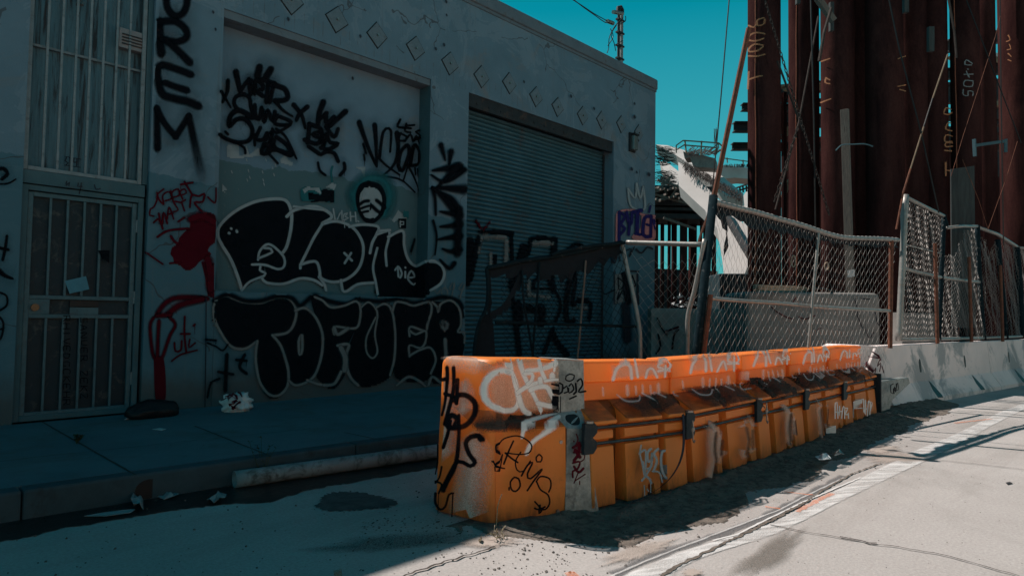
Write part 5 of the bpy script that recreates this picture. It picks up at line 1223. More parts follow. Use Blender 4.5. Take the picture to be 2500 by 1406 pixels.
# upper black tags
tag(TW,'paint_black',B,[(Cz((405,200),(390,265)),15),(Cz((490,215),(455,270)),14),(Cz((230,235),(245,310),(262,380)),13,9),(Cz((262,380),(300,320),(325,295)),8),(Cz((325,290),(330,340),(340,400)),9),(Cz((345,300),(370,400),(375,300),(420,320),(430,360),(385,380),(430,415)),9),(Cz((420,290),(520,320)),9),(Cz((470,320),(455,460)),9),
 (Cz((510,330),(480,460)),9),(Cz((500,330),(590,360),(615,420),(590,445),(520,450)),11),(Cz((520,450),(580,520),(650,565)),8,4),
 (Cz((170,300),(165,380),(130,460)),9,6),(Cz((120,380),(150,430),(190,500)),7,4),
 (Cz((290,400),(230,420),(215,470),(240,510)),8),(Cz((290,400),(330,430),(340,490),(360,580),(310,560)),8),(Cz((370,480),(375,560),(400,590),(420,500)),8),(Cz((430,520),(440,610),(465,520),(500,600),(520,530)),8),(Cz((540,560),(520,620),(630,630),(640,605),(560,570)),8),
 (Cz((330,560),(250,520),(190,560),(180,640),(230,590),(300,590),(350,660),(330,740),(250,760),(150,730),(110,700)),11,8),(Cz((410,650),(380,730),(430,740),(460,690)),8),(Cz((450,740),(500,680),(470,800)),8),(Cz((500,660),(530,690),(620,640)),6),(Cz((440,770),(420,840),(480,830),(500,770),(440,780)),9),(Cz((510,740),(520,800),(640,855),(610,780),(530,720)),9),(Cz((460,820),(560,820),(640,850)),7),(Cz((480,850),(540,915)),5),(Cz((530,660),(600,720),(680,880)),6,4),(Cz((230,760),(290,800),(300,840)),5),(Cz((365,700),(370,780)),6),(Cz((150,680),(170,700)),5),
 (Cz((660,480),(720,560),(745,655)),10,5),(Cz((760,495),(700,550),(680,595)),10,7),
 (Cz((880,460),(850,540),(840,625)),13,9),(Cz((840,600),(880,560),(905,540)),8),(Cz((900,545),(905,620),(960,570)),9),(Cz((1045,530),(980,590),(930,640)),12,8),(Cz((900,640),(960,720),(990,660)),8),
 (Cz((775,620),(770,700),(760,760)),9),(Cz((775,625),(850,650),(860,680),(800,700),(860,730),(830,770),(740,740)),9),(Cz((870,670),(880,790),(900,700)),8),(Cz((905,700),(930,760),(990,770),(920,810),(860,800)),8),(Cz((770,790),(830,830),(860,850),(900,830),(960,840),(990,900)),8,8),
 (Cz((840,910),(855,970),(895,1003)),5),(Cz((1035,915),(1040,960),(1005,1003)),7)],.32,label='crowded black tags high on the recessed panel',k=1.18)
tag(TW,'paint_black',B,[(Cz((1150,610),(1180,700),(1230,830),(1275,930)),13,6),(Cz((1265,630),(1275,760),(1280,940)),12,5),(Cz((1180,770),(1200,840)),6),(Cz((1185,850),(1190,890)),5),(Cz((1300,870),(1330,680),(1385,670),(1380,830)),8,5),(Cz((1430,690),(1440,800),(1420,900),(1380,960),(1330,1000)),12,4),(Cz((1290,870),(1350,930),(1450,1000)),6,4),
 (Cz((1440,930),(1460,830),(1510,780),(1520,850),(1470,970),(1440,930)),9),(Cz((1550,790),(1530,930),(1560,780),(1600,830),(1590,920),(1510,930)),8),(Cz((1510,930),(1550,1000),(1595,1110)),6,3),(Cz((1510,940),(1480,1040)),4),(Cz((1290,1010),(1400,1020),(1480,1050),(1565,1130)),6,3),(Cz((1565,950),(1570,1000)),4),(Cz((1585,955),(1590,1010)),4),
 (Cz((1455,590),(1435,640),(1480,650)),6),(Cz((1500,620),(1490,675),(1530,685)),5),(Cz((1500,635),(1560,630)),5),(Cz((1495,650),(1535,655)),5),(Cz((1605,670),(1570,680),(1610,710),(1590,735)),5),(Cz((1460,690),(1440,740),(1490,745),(1500,715),(1450,690)),5),(Cz((1490,750),(1530,700),(1550,750)),5),(Cz((1560,745),(1575,710),(1600,765)),5),(Cz((1560,740),(1612,725)),4)],.35,label='black angular tags at the right end of the recessed panel')
# torn posters and paint flakes
def one(m,name,polys=(),strokes=(),parent=None,tree=None,soft=.3,label=None):
    s=Spray(tree or TW,soft)
    for P in polys: s.fill(P,3,smooth=False)
    for P,w_ in strokes: s.stroke(P,w_)
    return s.done(m,parent or B,name,label)
for P in(Cz((160,785),(170,780),(250,770),(255,860),(300,850),(290,830),(310,780),(330,850),(400,800),(415,860),(330,865),(250,880),(165,870)),Cz((560,885),(595,850),(620,890),(655,910),(650,935),(600,920),(565,912)),Cz((1125,937),(1195,942),(1192,1040),(1165,965),(1130,950)),Cz((130,1070),(165,1110),(140,1118),(160,1140),(128,1120)),Cz((1365,1312),(1395,1335),(1420,1300),(1440,1262),(1480,1300),(1515,1320),(1440,1330),(1410,1355))): one('paint_silver','torn_paper',[P])
for x,y in((320,970),(330,1020),(425,980),(430,1040),(500,950),(510,1000),(450,890),(310,1040),(435,1070),(195,980),(520,930),(305,890)): one('paint_silver','paint_flake',(),[(Cz((x,y-9),(x+6,y+9)),2.5)])
tp=one('paint_teal','torn_poster',[Cz((712,1105),(750,1085),(860,1100),(875,1160),(930,1110),(980,1060),(965,1110),(965,1210),(880,1200),(720,1200),(708,1150))],[(Cz((948,940),(938,980),(945,1050),(950,1090)),5)],label='torn teal poster strip with dark scribble')
one('paint_silver','torn_edge',[Cz((725,1110),(760,1090),(850,1100),(868,1150),(820,1120),(765,1118),(740,1140))],(),tp); one('paint_silver','torn_edge',[Cz((895,1095),(945,1060),(978,1075),(960,1115),(925,1100))],(),tp)
one('paint_fill','print',[Cz((765,1130),(860,1150),(880,1105),(960,1120),(960,1205),(770,1190))],[(Cz((780,1140),(850,1190),(790,1200)),4),(Cz((870,1120),(900,1200),(950,1130)),4)],tp)
tq=one('paint_teal','torn_poster',[Cz((1480,1265),(1517,1275),(1515,1325),(1470,1310))]); one('paint_fill','print',[Cz((1438,1325),(1497,1325),(1497,1400),(1445,1395))],(),tq)
for P in(Cz((1452,1345),(1452,1390)),Cz((1452,1350),(1478,1350),(1478,1370),(1457,1372))): one('paint_silver','letter',(),[(P,3)],tq)
# the hooded face
s=Spray(TW,.9); s.stroke(D((890,200),(880,120),(960,40),(1060,60),(1090,150),(1060,240)),26); s.done('paint_teal',B,'graffiti')
s=Spray(TW,.3); s.fill(D((965,62),(1030,85),(1058,150),(1050,230),(1010,285),(970,300),(930,270),(900,200),(898,130),(920,80)),3); s.stroke(D((965,62),(1030,85),(1058,150),(1050,230),(1010,285),(970,300),(930,270),(900,200),(898,130),(920,80),(965,62)),7); s.done('paint_fill',B,'graffiti','dark hooded mask with a pale face painted above the bubble letters')
s=Spray(TW,.35); s.fill(D((970,90),(1010,100),(1040,140),(1042,200),(1020,255),(990,285),(960,285),(925,240),(910,190),(915,130),(940,95)),3); s.stroke(D((925,130),(915,180),(925,230)),4); s.done('paint_silver',B,'graffiti')
s=Spray(TW,.4)
for P,w_ in((Cz((1148,1222),(1180,1200),(1215,1195)),8),(Cz((1158,1252),(1190,1240),(1218,1232)),6),(Cz((1275,1192),(1305,1215),(1335,1245)),9),(Cz((1240,1232),(1270,1262),(1312,1290)),9),(Cz((1160,1285),(1190,1275),(1212,1272)),6),(Cz((1198,1328),(1225,1335),(1250,1328)),5),(Cz((1232,1215),(1228,1260)),4)): s.stroke(P,w_)
s.done('paint_fill',B,'graffiti')
# the big filled letters
def outl(P): return P+[P[0]]
E1=D((75,350),(110,300),(200,220),(330,170),(430,165),(490,185),(505,260),(500,340),(470,470),(450,480),(465,520),(460,555),(430,575),(350,550),(345,590),(360,620),(300,640),(240,680),(220,700),(190,620),(150,520),(90,430))
L1=D((480,260),(540,215),(640,210),(700,230),(745,270),(690,310),(650,380),(600,470),(565,550),(640,530),(680,600),(705,690),(640,650),(560,630),(450,660),(380,665),(335,630),(360,600),(350,560),(430,575),(465,540),(450,480),(480,440),(500,330))
O1=D((690,320),(760,295),(830,310),(890,350),(930,430),(925,520),(890,590),(820,640),(750,650),(690,630),(670,560),(640,530),(560,550),(620,440),(650,370))
N1=D((860,330),(940,315),(1020,325),(1010,370),(1080,350),(1085,385),(1160,350),(1180,470),(1210,540),(1260,560),(1330,530),(1390,550),(1412,600),(1395,660),(1330,700),(1290,745),(1020,735),(1000,660),(900,670),(830,705),(800,650),(880,600),(930,520),(935,430),(900,350))
s=Spray(TW,.25)
for P in(E1,L1,O1,N1): s.fill(P,4)
s.fill(D((60,500),(130,500),(190,640),(60,640)),4) if 0 else None
s.done('paint_fill',B,'graffiti','black filled bubble letters outlined in pale grey across the middle of the panel')
s=Spray(TW,.3,5,.6)
for P,w_ in((D((215,700),(190,620),(150,520),(95,430),(72,370),(90,310),(180,230),(300,175),(420,160),(480,175),(507,240),(505,330),(480,440),(450,485)),8),(D((215,700),(260,650),(345,615),(355,600),(320,580),(325,550),(275,548)),6),(D((275,548),(350,550),(430,575),(465,555),(460,500),(400,440),(360,430),(320,470),(310,520)),6),(D((345,450),(385,455),(395,475),(315,510)),6),
 (D((480,265),(530,225),(640,205),(720,235),(745,270),(690,305)),8),(D((520,205),(600,215),(700,225)),6),(D((335,630),(360,655),(460,662),(560,630),(640,640),(690,670)),7),(D((670,620),(700,660),(712,700)),7),
 (D((690,310),(760,293),(830,308),(890,350),(930,430),(925,520),(890,590),(820,640),(740,650),(680,625),(675,590),(650,530),(560,550),(560,570)),7),(D((560,550),(600,470),(640,390),(690,310)),7),
 (D((850,325),(930,312),(1020,325),(1010,370),(985,420),(972,480)),7),(D((1010,372),(1080,350),(1085,385),(1065,470),(1070,555)),6),(D((1080,385),(1165,350),(1175,440),(1200,520),(1250,558),(1320,530),(1385,545),(1412,600),(1390,660),(1330,700)),7),(D((1310,530),(1350,525),(1400,560)),6),(D((1025,350),(1090,345)),7),(D((800,640),(810,700),(835,705),(900,665),(1000,655)),7),(D((1015,450),(990,560),(1005,650),(1020,735)),6),
 (D((820,480),(865,525)),6),(D((860,480),(822,540)),6),(D((150,335),(152,337)),6),(D((137,362),(140,364)),7),(D((183,350),(185,355)),7),
 (D((1120,580),(1140,560),(1160,600),(1150,625)),5),(D((1135,560),(1140,620)),5),(D((1180,590),(1180,625)),5),(D((1180,565),(1181,567)),5),(D((1200,625),(1235,620),(1215,585),(1195,630),(1230,668),(1248,655)),5)): s.stroke(P,w_)
s.done('paint_silver',B,'graffiti')
tag(TW,'paint_silver',B,[(D((755,220),(770,290),(800,240),(810,290)),4),(D((805,230),(808,285),(820,250),(840,245),(825,265),(845,275),(815,285)),4),(D((855,240),(858,290)),4),(D((855,265),(885,265)),4),(D((885,240),(890,295)),4),(D((820,290),(822,330)),2),(D((900,290),(905,295)),4)],.3,name='graffiti')
tag(TW,'paint_grey',B,[(D((1350,690),(1370,720),(1390,690)),2.5),(D((1395,720),(1400,690),(1425,690),(1430,720)),2.5),(D((1460,655),(1440,690),(1470,690),(1470,655),(1455,740)),2.5),(D((1520,655),(1495,690),(1525,695),(1530,660),(1500,760)),2.5)],.3)
# row of black letters along the foot of the wall
T1=D((60,760),(130,735),(220,770),(330,770),(420,745),(500,760),(530,820),(520,900),(480,950),(440,985),(470,1080),(490,1180),(470,1290),(410,1340),(350,1310),(310,1200),(300,1090),(305,1000),(230,1045),(150,1030),(90,950),(50,860))
O2=D((530,820),(590,800),(650,850),(690,960),(680,1090),(640,1200),(560,1260),(490,1230),(495,1150),(440,985),(520,920))
F2_=D((620,740),(680,750),(740,800),(820,790),(890,765),(915,810),(905,900),(870,960),(840,1040),(830,1180),(760,1280),(700,1260),(650,1190),(690,1080),(690,960),(640,830))
U2=D((915,800),(960,770),(1000,800),(1050,770),(1100,790),(1120,900),(1125,1100),(1100,1200),(1000,1260),(900,1260),(850,1180),(830,1080),(870,970),(900,890))
E2=D((1110,780),(1150,765),(1220,790),(1320,770),(1335,800),(1320,880),(1300,940),(1300,1010),(1350,1070),(1360,1130),(1310,1230),(1220,1240),(1120,1210),(1125,1100),(1115,900))
R2=D((1335,770),(1400,765),(1470,760),(1510,830),(1505,930),(1530,980),(1525,1060),(1480,1200),(1400,1250),(1330,1230),(1360,1110),(1300,1000),(1320,900))
s=Spray(TW,.25)
for P in(T1,O2,F2_,U2,E2,R2): s.fill(P,4)
for P,w_ in((D((50,760),(130,725),(230,760),(330,760),(420,735),(510,745),(560,790),(640,730),(720,760),(830,780),(900,750)),11),(D((900,755),(960,760),(1040,765),(1130,750),(1230,775),(1330,755),(1410,740),(1500,770),(1525,850)),11)): s.stroke(P,w_,soft=.6)
s.done('paint_fill',B,'graffiti','row of big black letters with a dull silver outline along the foot of the wall')
s=Spray(TW,.45,5,.6)
for P,w_ in((D((305,1000),(230,1045),(150,1030),(90,950),(50,860),(55,770),(120,733),(220,768),(330,772),(420,742),(500,755),(535,820),(520,900),(480,950),(395,965)),7),(D((395,965),(440,1020),(470,1100),(490,1190),(480,1270),(430,1320),(370,1310),(320,1240),(300,1150),(295,1080),(305,1000)),7),
 (D((530,820),(590,805),(650,860),(690,960),(685,1080),(650,1190),(600,1240),(530,1260),(490,1230)),7),(D((565,965),(550,1000),(555,1080),(570,1050),(570,965)),7),(D((645,740),(690,760),(740,800),(820,790),(890,765),(915,810),(905,900),(870,925),(760,915),(760,960)),6),(D((760,920),(780,960),(840,925)),9),(D((780,1025),(845,1020),(830,1080),(835,1160),(860,1220),(900,1260)),8),(D((800,1040),(825,1100),(820,1170)),13),
 (D((920,800),(960,770),(1000,800),(1015,850),(1000,960),(1015,1060),(985,1100),(950,1060),(950,980),(980,910),(1005,860)),5),(D((1010,800),(1060,780),(1100,820),(1120,950),(1115,1100),(1090,1200)),6),(D((1105,820),(1125,770),(1180,775),(1230,790),(1320,770),(1335,820),(1310,900),(1300,940),(1210,915),(1205,970)),6),(D((1210,940),(1240,960),(1300,940),(1300,1000),(1270,1040),(1205,1025),(1205,1090)),6),(D((1205,1085),(1270,1050),(1330,1040),(1360,1110),(1330,1190)),6),
 (D((1340,770),(1370,800),(1375,830),(1390,780),(1450,760),(1500,810),(1510,900),(1490,945),(1530,950),(1530,1010)),6),(D((1400,890),(1410,930),(1425,900),(1400,890)),12),(D((1415,990),(1420,1080),(1425,1180)),9),(D((600,1230),(650,1250),(700,1260)),7),(D((1130,1260),(1200,1210),(1270,1240),(1310,1270),(1340,1210),(1400,1250),(1440,1220)),7),(D((700,1260),(760,1250),(800,1180)),8)): s.stroke(P,w_)
s.done('paint_grey',B,'graffiti')
tag(TW,'paint_black',B,[(D((0,990),(60,995)),5),(D((10,1010),(60,1030),(100,1055),(130,1020)),4),(D((125,1080),(120,1180),(115,1290)),9),(D((75,1180),(160,1195)),6),(D((10,1330),(30,1250),(80,1220)),5),(D((180,1110),(240,1115)),6),(D((230,1080),(200,1150),(240,1190)),7),(D((1235,400),(1215,470)),5)],.5)
tag(TW,'mark_dark',B,[(zm(0,0,1,[(501,728),(500,860),(498,992)]),3)],.3)
# spiky black marks on the pier before the shutter
s=Spray(TW,.45)
for P,a,b in((Cz((1755,780),(1775,850),(1785,895)),14,4),(Cz((1830,830),(1815,920)),16,6),(Cz((1690,970),(1790,955),(1890,950)),5,26),(Cz((1880,940),(1800,1020),(1720,1100)),22,5),(Cz((1700,1100),(1800,1100),(1930,1110)),6,24),(Cz((1690,1100),(1710,1180),(1715,1300)),9,6),(Cz((1720,1120),(1830,1180),(1880,1260)),6,22),(D((1340,90),(1400,150),(1470,230)),6,16),(D((1385,235),(1440,245),(1500,255)),5,18),(D((1385,325),(1440,320),(1500,310)),5,18),(D((1375,400),(1430,390),(1500,380)),5,18),(D((1400,455),(1450,470),(1500,460)),5,16),(D((1500,230),(1495,350),(1490,480)),20,20),(D((1345,290),(1365,380),(1355,490)),7,4),(D((1385,520),(1440,570),(1470,540)),6,12),(D((1335,20),(1420,60),(1530,-10)),5,14)):
    s.stroke(P,a,b)
s.done('paint_black',B,'graffiti','spiky black letters running down the pier beside the roller shutter')
# the shutter piece
s=Spray(TS,.3,2,.5); s.lift+=.004
for P,w_ in((Fz((110,130),(90,400),(75,560)),22),(Fz((210,100),(150,330),(110,520)),15),(Fz((215,30),(400,30),(565,45)),9),(Fz((550,50),(560,300),(565,700),(600,980)),9),(Fz((690,180),(640,350),(560,600)),18),(Fz((760,100),(900,95),(1030,110)),9),(Fz((1010,110),(1010,250),(980,500),(1000,640)),16),(Fz((760,110),(740,240),(690,320)),9),(Fz((380,280),(375,400),(385,480)),9),(Fz((1160,240),(1230,170),(1310,180)),12),(Fz((800,640),(980,640),(1060,720),(1080,850),(1030,980)),6),(Fz((720,830),(800,860),(880,840),(870,1000)),18),(Fz((1220,430),(1160,650),(1140,900),(1170,1000),(1220,980)),12),(Fz((1230,440),(1240,560),(1210,800),(1270,770),(1400,790),(1390,960)),8),(Fz((960,300),(920,450),(800,560),(790,640)),8),(Fz((620,800),(640,900),(630,1000)),20),(Fz((600,1000),(620,1150),(640,1340)),12),(Fz((1000,1060),(950,1200),(900,1330)),8),(Fz((990,1100),(1050,1220),(1150,1340)),14)): s.stroke(P,w_)
s.done('paint_fill',shut,'graffiti','black outlined letters across the lower half of the shutter')
s=Spray(TS,.5,2,.5); s.lift+=.004
for P,w_ in((Fz((250,80),(370,80),(480,90)),12),(Fz((235,90),(200,250)),7),(Fz((500,110),(500,250),(490,400)),10),(Fz((790,150),(880,145),(980,150)),12),(Fz((740,560),(750,700),(840,715),(960,730)),9),(Fz((1270,830),(1350,835)),9),(Fz((330,260),(330,400)),7)): s.stroke(P,w_)
s.done('paint_grey',shut,'graffiti')
tag(TS,'paint_red',shut,[(zm(1100,180,2.009,[(120,720),(145,760)]),6),(zm(1100,180,2.009,[(185,730),(155,770)]),6)],.5)
# corner pier: crown, purple letters, pasted sheet
tag(TW,'paint_silver',B,[(Ez((865,565),(880,650),(945,665),(940,555)),5),(Ez((865,565),(900,610),(907,540)),5),(Ez((907,540),(925,610),(940,555)),5)],.25,label='pale painted crown on the corner pier')
s=Spray(TW,.5); s.fill(Ez((930,690),(995,700),(1000,760),(990,820),(900,825),(880,800),(925,760)),3); s.stroke(Ez((815,680),(850,670),(900,672),(930,690),(1000,700)),5); s.stroke(Ez((810,690),(808,820)),5); s.done('paint_pink',B,'graffiti')
tag(TW,'paint_navy',B,[(Ez((822,680),(820,820)),8),(Ez((822,680),(850,700),(830,740),(850,760),(825,790)),7),(Ez((858,680),(868,730),(880,740),(885,680)),8),(Ez((872,730),(868,790)),7),(Ez((890,680),(930,672)),10),(Ez((912,680),(908,780)),10),(Ez((900,785),(925,790)),7),(Ez((975,700),(945,710),(938,790),(965,800)),9),(Ez((955,740),(970,745)),6),(Ez((978,700),(975,800)),8),(Ez((990,720),(1000,760)),8),(Ez((975,650),(968,680)),5)],.25,label='dark blue block letters over pink on the corner pier')
tag(TW,'mark_dark',B,[(Ez((790,900),(800,930),(815,880),(825,920)),3),(Ez((850,870),(880,860),(870,900),(895,850)),3),(Ez((905,860),(930,880),(960,850),(985,860)),4),(Ez((815,990),(860,970),(915,970)),4),(Ez((800,970),(800,1130)),3),(Ez((830,1080),(900,1080)),3),(Ez((730,1030),(760,1080),(800,1060)),3),(Ez((910,985),(915,1130)),5),(Ez((855,1140),(860,1300)),22),(Ez((860,990),(850,1060),(870,1120)),14)],.4)
s=Spray(TW,.3); s.fill(Ez((800,985),(905,980),(900,1120),(800,1125)),3,smooth=False); s.done('paint_grey',B,'pasted_sheet')
tag(TW,'paint_fill',B,[(Ez((815,1000),(820,1060),(845,1030),(815,1000)),3),(Ez((820,1070),(810,1110),(840,1060),(850,1110)),3),(Ez((885,990),(875,1040),(900,1040),(885,990)),3),(Ez((840,985),(862,1050),(865,1120)),11)],.3)
# small marks on the plaster
rng=random.Random(11)
for x,y in((523,73),(517,31),(700,48),(770,118),(1060,120),(1080,110),(1275,200),(1390,235),(857,192),(1085,5),(1086,38),(1446,265),(1545,253),(1545,285),(1538,412),(1550,420),(1580,425),(775,118),(1037,207),(875,90)): s=Spray(TW,.8); s.stroke([(x,y),(x+1,y+3)],rng.uniform(3,6)); s.done('mark_dark',B,'bolt_stain')
s=Spray(TW,1.3); s.stroke([(858,180),(859,200)],16); s.done('mark_dark',B,'smudge') if 0 else None
# shop-like number and scratches on the boards of the doorway, small lettering on the gate sheet
TB=bvh([brd]); tag(TB,'mark_dark',brd,[(A((450,1085),(440,1110),(460,1125),(445,1140)),3),(A((470,1090),(490,1095),(475,1140)),3),(A((500,1095),(497,1120),(520,1120)),3),(A((520,1095),(518,1145)),3),(A((440,1080),(550,1100)),1.5),(A((435,1140),(545,1155)),1.5)],.3,name='number')
TT=bvh([o for o in B.children if o.name.startswith('transom')]); tr_=[o for o in B.children if o.name.startswith('transom')][0]
tag(TT,'mark_dark',tr_,[(A((450,1250),(445,1280),(470,1255),(465,1280)),3),(A((530,1262),(525,1285),(555,1285)),3),(A((550,1262),(545,1300)),3),(A((640,1275),(650,1305),(680,1300)),3)],.3,name='number')
TH=bvh([gsheet]); 
BL_=lambda *P: zm(0,440,2.268,P)
let=[]
for i,(x0,ch) in enumerate(((365,[[(0,0),(30,0)],[(15,0),(15,30)]]),(455,[]))):
    pass
def vtext(x,y0,txt,st=30,w_=22):
    """angular marker letters running down the sheet"""
    G={'R':[[(0,0),(1,0)],[(0,0),(0,.8),(.5,.8),(.5,0)],[(.5,.4),(1,.9)]],'H':[[(0,0),(1,0)],[(0,.9),(1,.9)],[(.5,0),(.5,.9)]],'I':[[(0,.4),(1,.4)]],'V':[[(0,0),(1,.45),(0,.9)]],'E':[[(0,.8),(0,0),(1,0),(1,.8)],[(.5,0),(.5,.6)]],'D':[[(0,0),(1,0),(.8,.7),(.2,.7),(0,0)]],'G':[[(.1,.8),(0,.2),(.4,0),(1,.1),(1,.8),(.6,.8)]],'C':[[(0,.8),(0,.1),(1,.1),(1,.8)]],'K':[[(0,0),(1,0)],[(.5,.05),(0,.8)],[(.5,.1),(1,.8)]],'S':[[(0,.8),(0,.1),(.5,.1),(.5,.8),(1,.8),(1,.1)]],'A':[[(1,0),(0,.4),(1,.8)],[(.6,.2),(.6,.6)]],'N':[[(1,0),(0,0),(1,.8),(0,.8)]],'T':[[(0,0),(0,.8)],[(0,.4),(1,.4)]],'Z':[[(0,0),(0,.8),(1,0),(1,.8)]],'U':[[(0,0),(.9,.1),(.9,.7),(0,.8)]]}
    out=[]
    for i,c in enumerate(txt):
        for P in G.get(c,[]): out.append((BL_(*[(x+(1-a)*w_*1.6-b*0,y0+i*st*1.55+b*st*1.2) for a,b in P]),2.2))
    return out
tag(TH,'paint_fill',gate,vtext(345,750,'RHIVEDGCKEHR',27)+vtext(440,760,'SANUER ZEKZ',27),.3,name='marker_writing')
TK=bvh([sk]); s=Spray(TK,.3,2); s.fill(Bz((395,565),(415,555),(438,565),(436,590),(410,600),(392,585)),2); s.stroke(Bz((455,550),(462,585)),2); s.stroke(Bz((470,545),(478,580)),2); s.done('paint_silver',sk,'print') if 0 else None
s=Spray(TH,.3,4); s.fill(Bz((532,388),(600,390),(598,460),(560,435)),3,smooth=False); s.done('paint_fill',gate,'broken_corner')
# carrier bag print
TBG=bvh([wb]); tag(TBG,'paint_red',wb,[(zm(500,940,4,[(0,0)]),1)] if 0 else [([(548,974),(556,968),(562,975),(568,967),(576,973)],2.5),([(560,982),(566,980),(572,984)],2.5),([(580,966),(588,964),(592,970)],2.5),([(574,990),(580,986),(586,991)],2.5),([(566,992),(570,990)],2.5)],.3,name='print',step=2)
# ------------------------------------------------------------ writing on the barriers
TC=bvh([capb]); G_=lambda *P: zm(1050,830,2.812,P)
I_=lambda *P: zm(1040,840,2.811,P)
J=lambda *P: zm(1320,840,3.515,P)
H_=lambda *P: zm(1600,820,3.195,P)
s=Spray(TC,1.2,6,.2,top=.5); s.fill(I_((400,140),(560,85),(895,100),(890,460),(760,490),(520,480),(410,420)),6,cov=.75,edge=22); s.done('buffed',cap,'faded_patch')
s=Spray(TC,1.5,6,.2,mul=.8,top=.6)
for P,w_ in((I_((160,300),(165,500),(150,700)),40),(I_((350,700),(345,850),(330,1000),(310,1100),(340,1180)),46),(I_((230,110),(320,110),(390,130)),34),(I_((300,300),(290,420)),30)): s.stroke(P,w_,soft=.95)
s.done('paint_pale',cap,'faded_patch') if 0 else s.done('chalk_pale',cap,'faded_patch')
tag(TC,'soot',cap,[(I_((400,545),(520,535),(640,540),(760,505),(880,480)),24),(I_((440,560),(600,570),(700,575)),14)],.9,name='scuff')
tag(TC,'paint_black',cap,[(I_((180,160),(182,240),(165,400),(145,480)),10,6),(I_((225,160),(225,300),(190,450),(165,540)),10),(I_((252,240),(248,330),(245,400)),10),(I_((150,240),(172,235)),10),(I_((165,335),(210,350),(235,360)),9),(I_((235,385),(260,345),(320,350),(370,400),(365,480),(320,540),(260,565),(190,560),(180,520),(215,480),(250,510),(235,550)),13),(I_((262,480),(262,620),(250,760),(225,850),(170,950),(155,990)),8,13),(I_((205,520),(185,610),(155,700)),8,9),
 (I_((405,645),(390,620),(340,630),(310,670),(330,740),(370,800),(340,825),(290,800),(250,795)),13,9),(I_((230,820),(200,880),(165,960)),9,12),(I_((120,680),(118,800),(105,880)),3),(I_((145,830),(130,900),(105,940)),5),(I_((105,930),(145,950),(125,1010)),5),(I_((105,1010),(105,1080),(135,1120),(170,1100),(195,1020),(225,1010)),6,5),(I_((222,1010),(215,1180)),3),(I_((125,1000),(120,1150)),2)],.28,label='thick black tag wrapping the rounded end')
tag(TC,'paint_pale',cap,[(I_((600,320),(575,230),(520,180),(460,200),(420,280),(430,380),(500,445),(570,440),(610,390),(600,320)),13),(I_((530,130),(560,230),(600,330),(640,440),(680,470)),13,13),(I_((610,110),(650,220),(700,320),(750,420),(760,450)),13,9),(I_((600,330),(660,290),(740,260)),11),(I_((660,180),(760,170),(865,140)),10),(I_((650,200),(700,200),(700,240),(670,270)),9),(I_((750,110),(760,170),(790,240)),10),(I_((755,235),(760,275)),12),(I_((838,210),(838,235)),14),(I_((790,250),(850,240),(940,245)),8,5),(I_((690,310),(740,290),(800,290),(830,340),(870,410),(830,420),(740,400)),12),(I_((760,430),(760,475)),5,2),(I_((855,150),(862,120),(850,180)),6)],.38,label='wide pale tag across the upper face',top=.5)
tag(TC,'paint_pale',cap,[(I_((635,630),(650,590),(740,560),(880,520)),8),(I_((665,740),(700,670),(780,610),(900,545)),10)],.5)
tag(TC,'paint_black',cap,[(I_((485,745),(475,690),(510,640),(600,620),(670,650),(700,690),(680,735),(610,745),(530,735)),3.4),(I_((575,655),(545,720),(510,810)),4.5),(I_((520,735),(560,770),(605,800)),4.5),(I_((625,730),(590,790),(600,850),(640,860),(690,790)),3.6),(I_((630,890),(670,820),(705,800),(670,880),(690,910),(770,845),(710,930),(670,990)),4.5),(I_((730,930),(760,895),(820,910),(830,960),(815,1000)),4),(I_((735,935),(760,985),(810,1020),(820,1080),(780,1120),(720,1065)),4),(I_((720,1110),(750,1120),(790,1100)),4.5),(I_((755,1090),(750,1145),(775,1110)),5),
 (I_((750,745),(730,765),(735,795),(760,795),(770,765),(750,745)),4),(I_((580,900),(555,930),(560,980),(590,995),(620,960),(610,910),(580,900)),4.5),(I_((500,745),(470,830),(480,860),(500,750)),3),(I_((460,790),(480,830),(515,840)),3.5),(I_((545,970),(545,985)),4)],.2,label='thin black marker lettering on the lower face')
TZ=bvh([zl,zu])
tag(TZ,'paint_black',zx,[(J((215,250),(185,265),(180,295),(215,310),(250,290),(255,260),(215,250)),3.5),(J((120,340),(125,420),(150,400),(155,340),(130,325)),4.5),(J((165,370),(190,350),(200,400),(170,410)),4),(J((210,350),(230,330),(250,380),(210,410),(205,370)),4),(J((265,330),(270,400),(250,420)),5),(J((280,310),(310,290),(325,340),(290,400),(350,395)),4.5),(J((215,460),(270,435)),4),(J((137,440),(135,590)),2.2),(J((118,440),(118,560)),2)],.2,label='small black tag on the upper steel plate')
tag(TZ,'paint_red',zx,[(J((270,765),(285,810),(270,850)),3),(J((240,880),(300,850),(290,900),(250,920)),6),(J((295,840),(290,930),(250,990)),8),(J((300,920),(340,930),(335,980),(300,1000)),3),(J((240,1010),(300,1000),(280,1060),(240,1080),(240,1130)),5),(J((250,1040),(290,1090),(330,1055)),6),(J((290,1080),(250,1180)),3),(J((260,1160),(345,1105)),3),(J((248,825),(250,828)),4),(J((298,1165),(298,1190)),3),(J((260,900),(300,960)),9)],.25,label='dark red scrawl running down the lower steel plate')
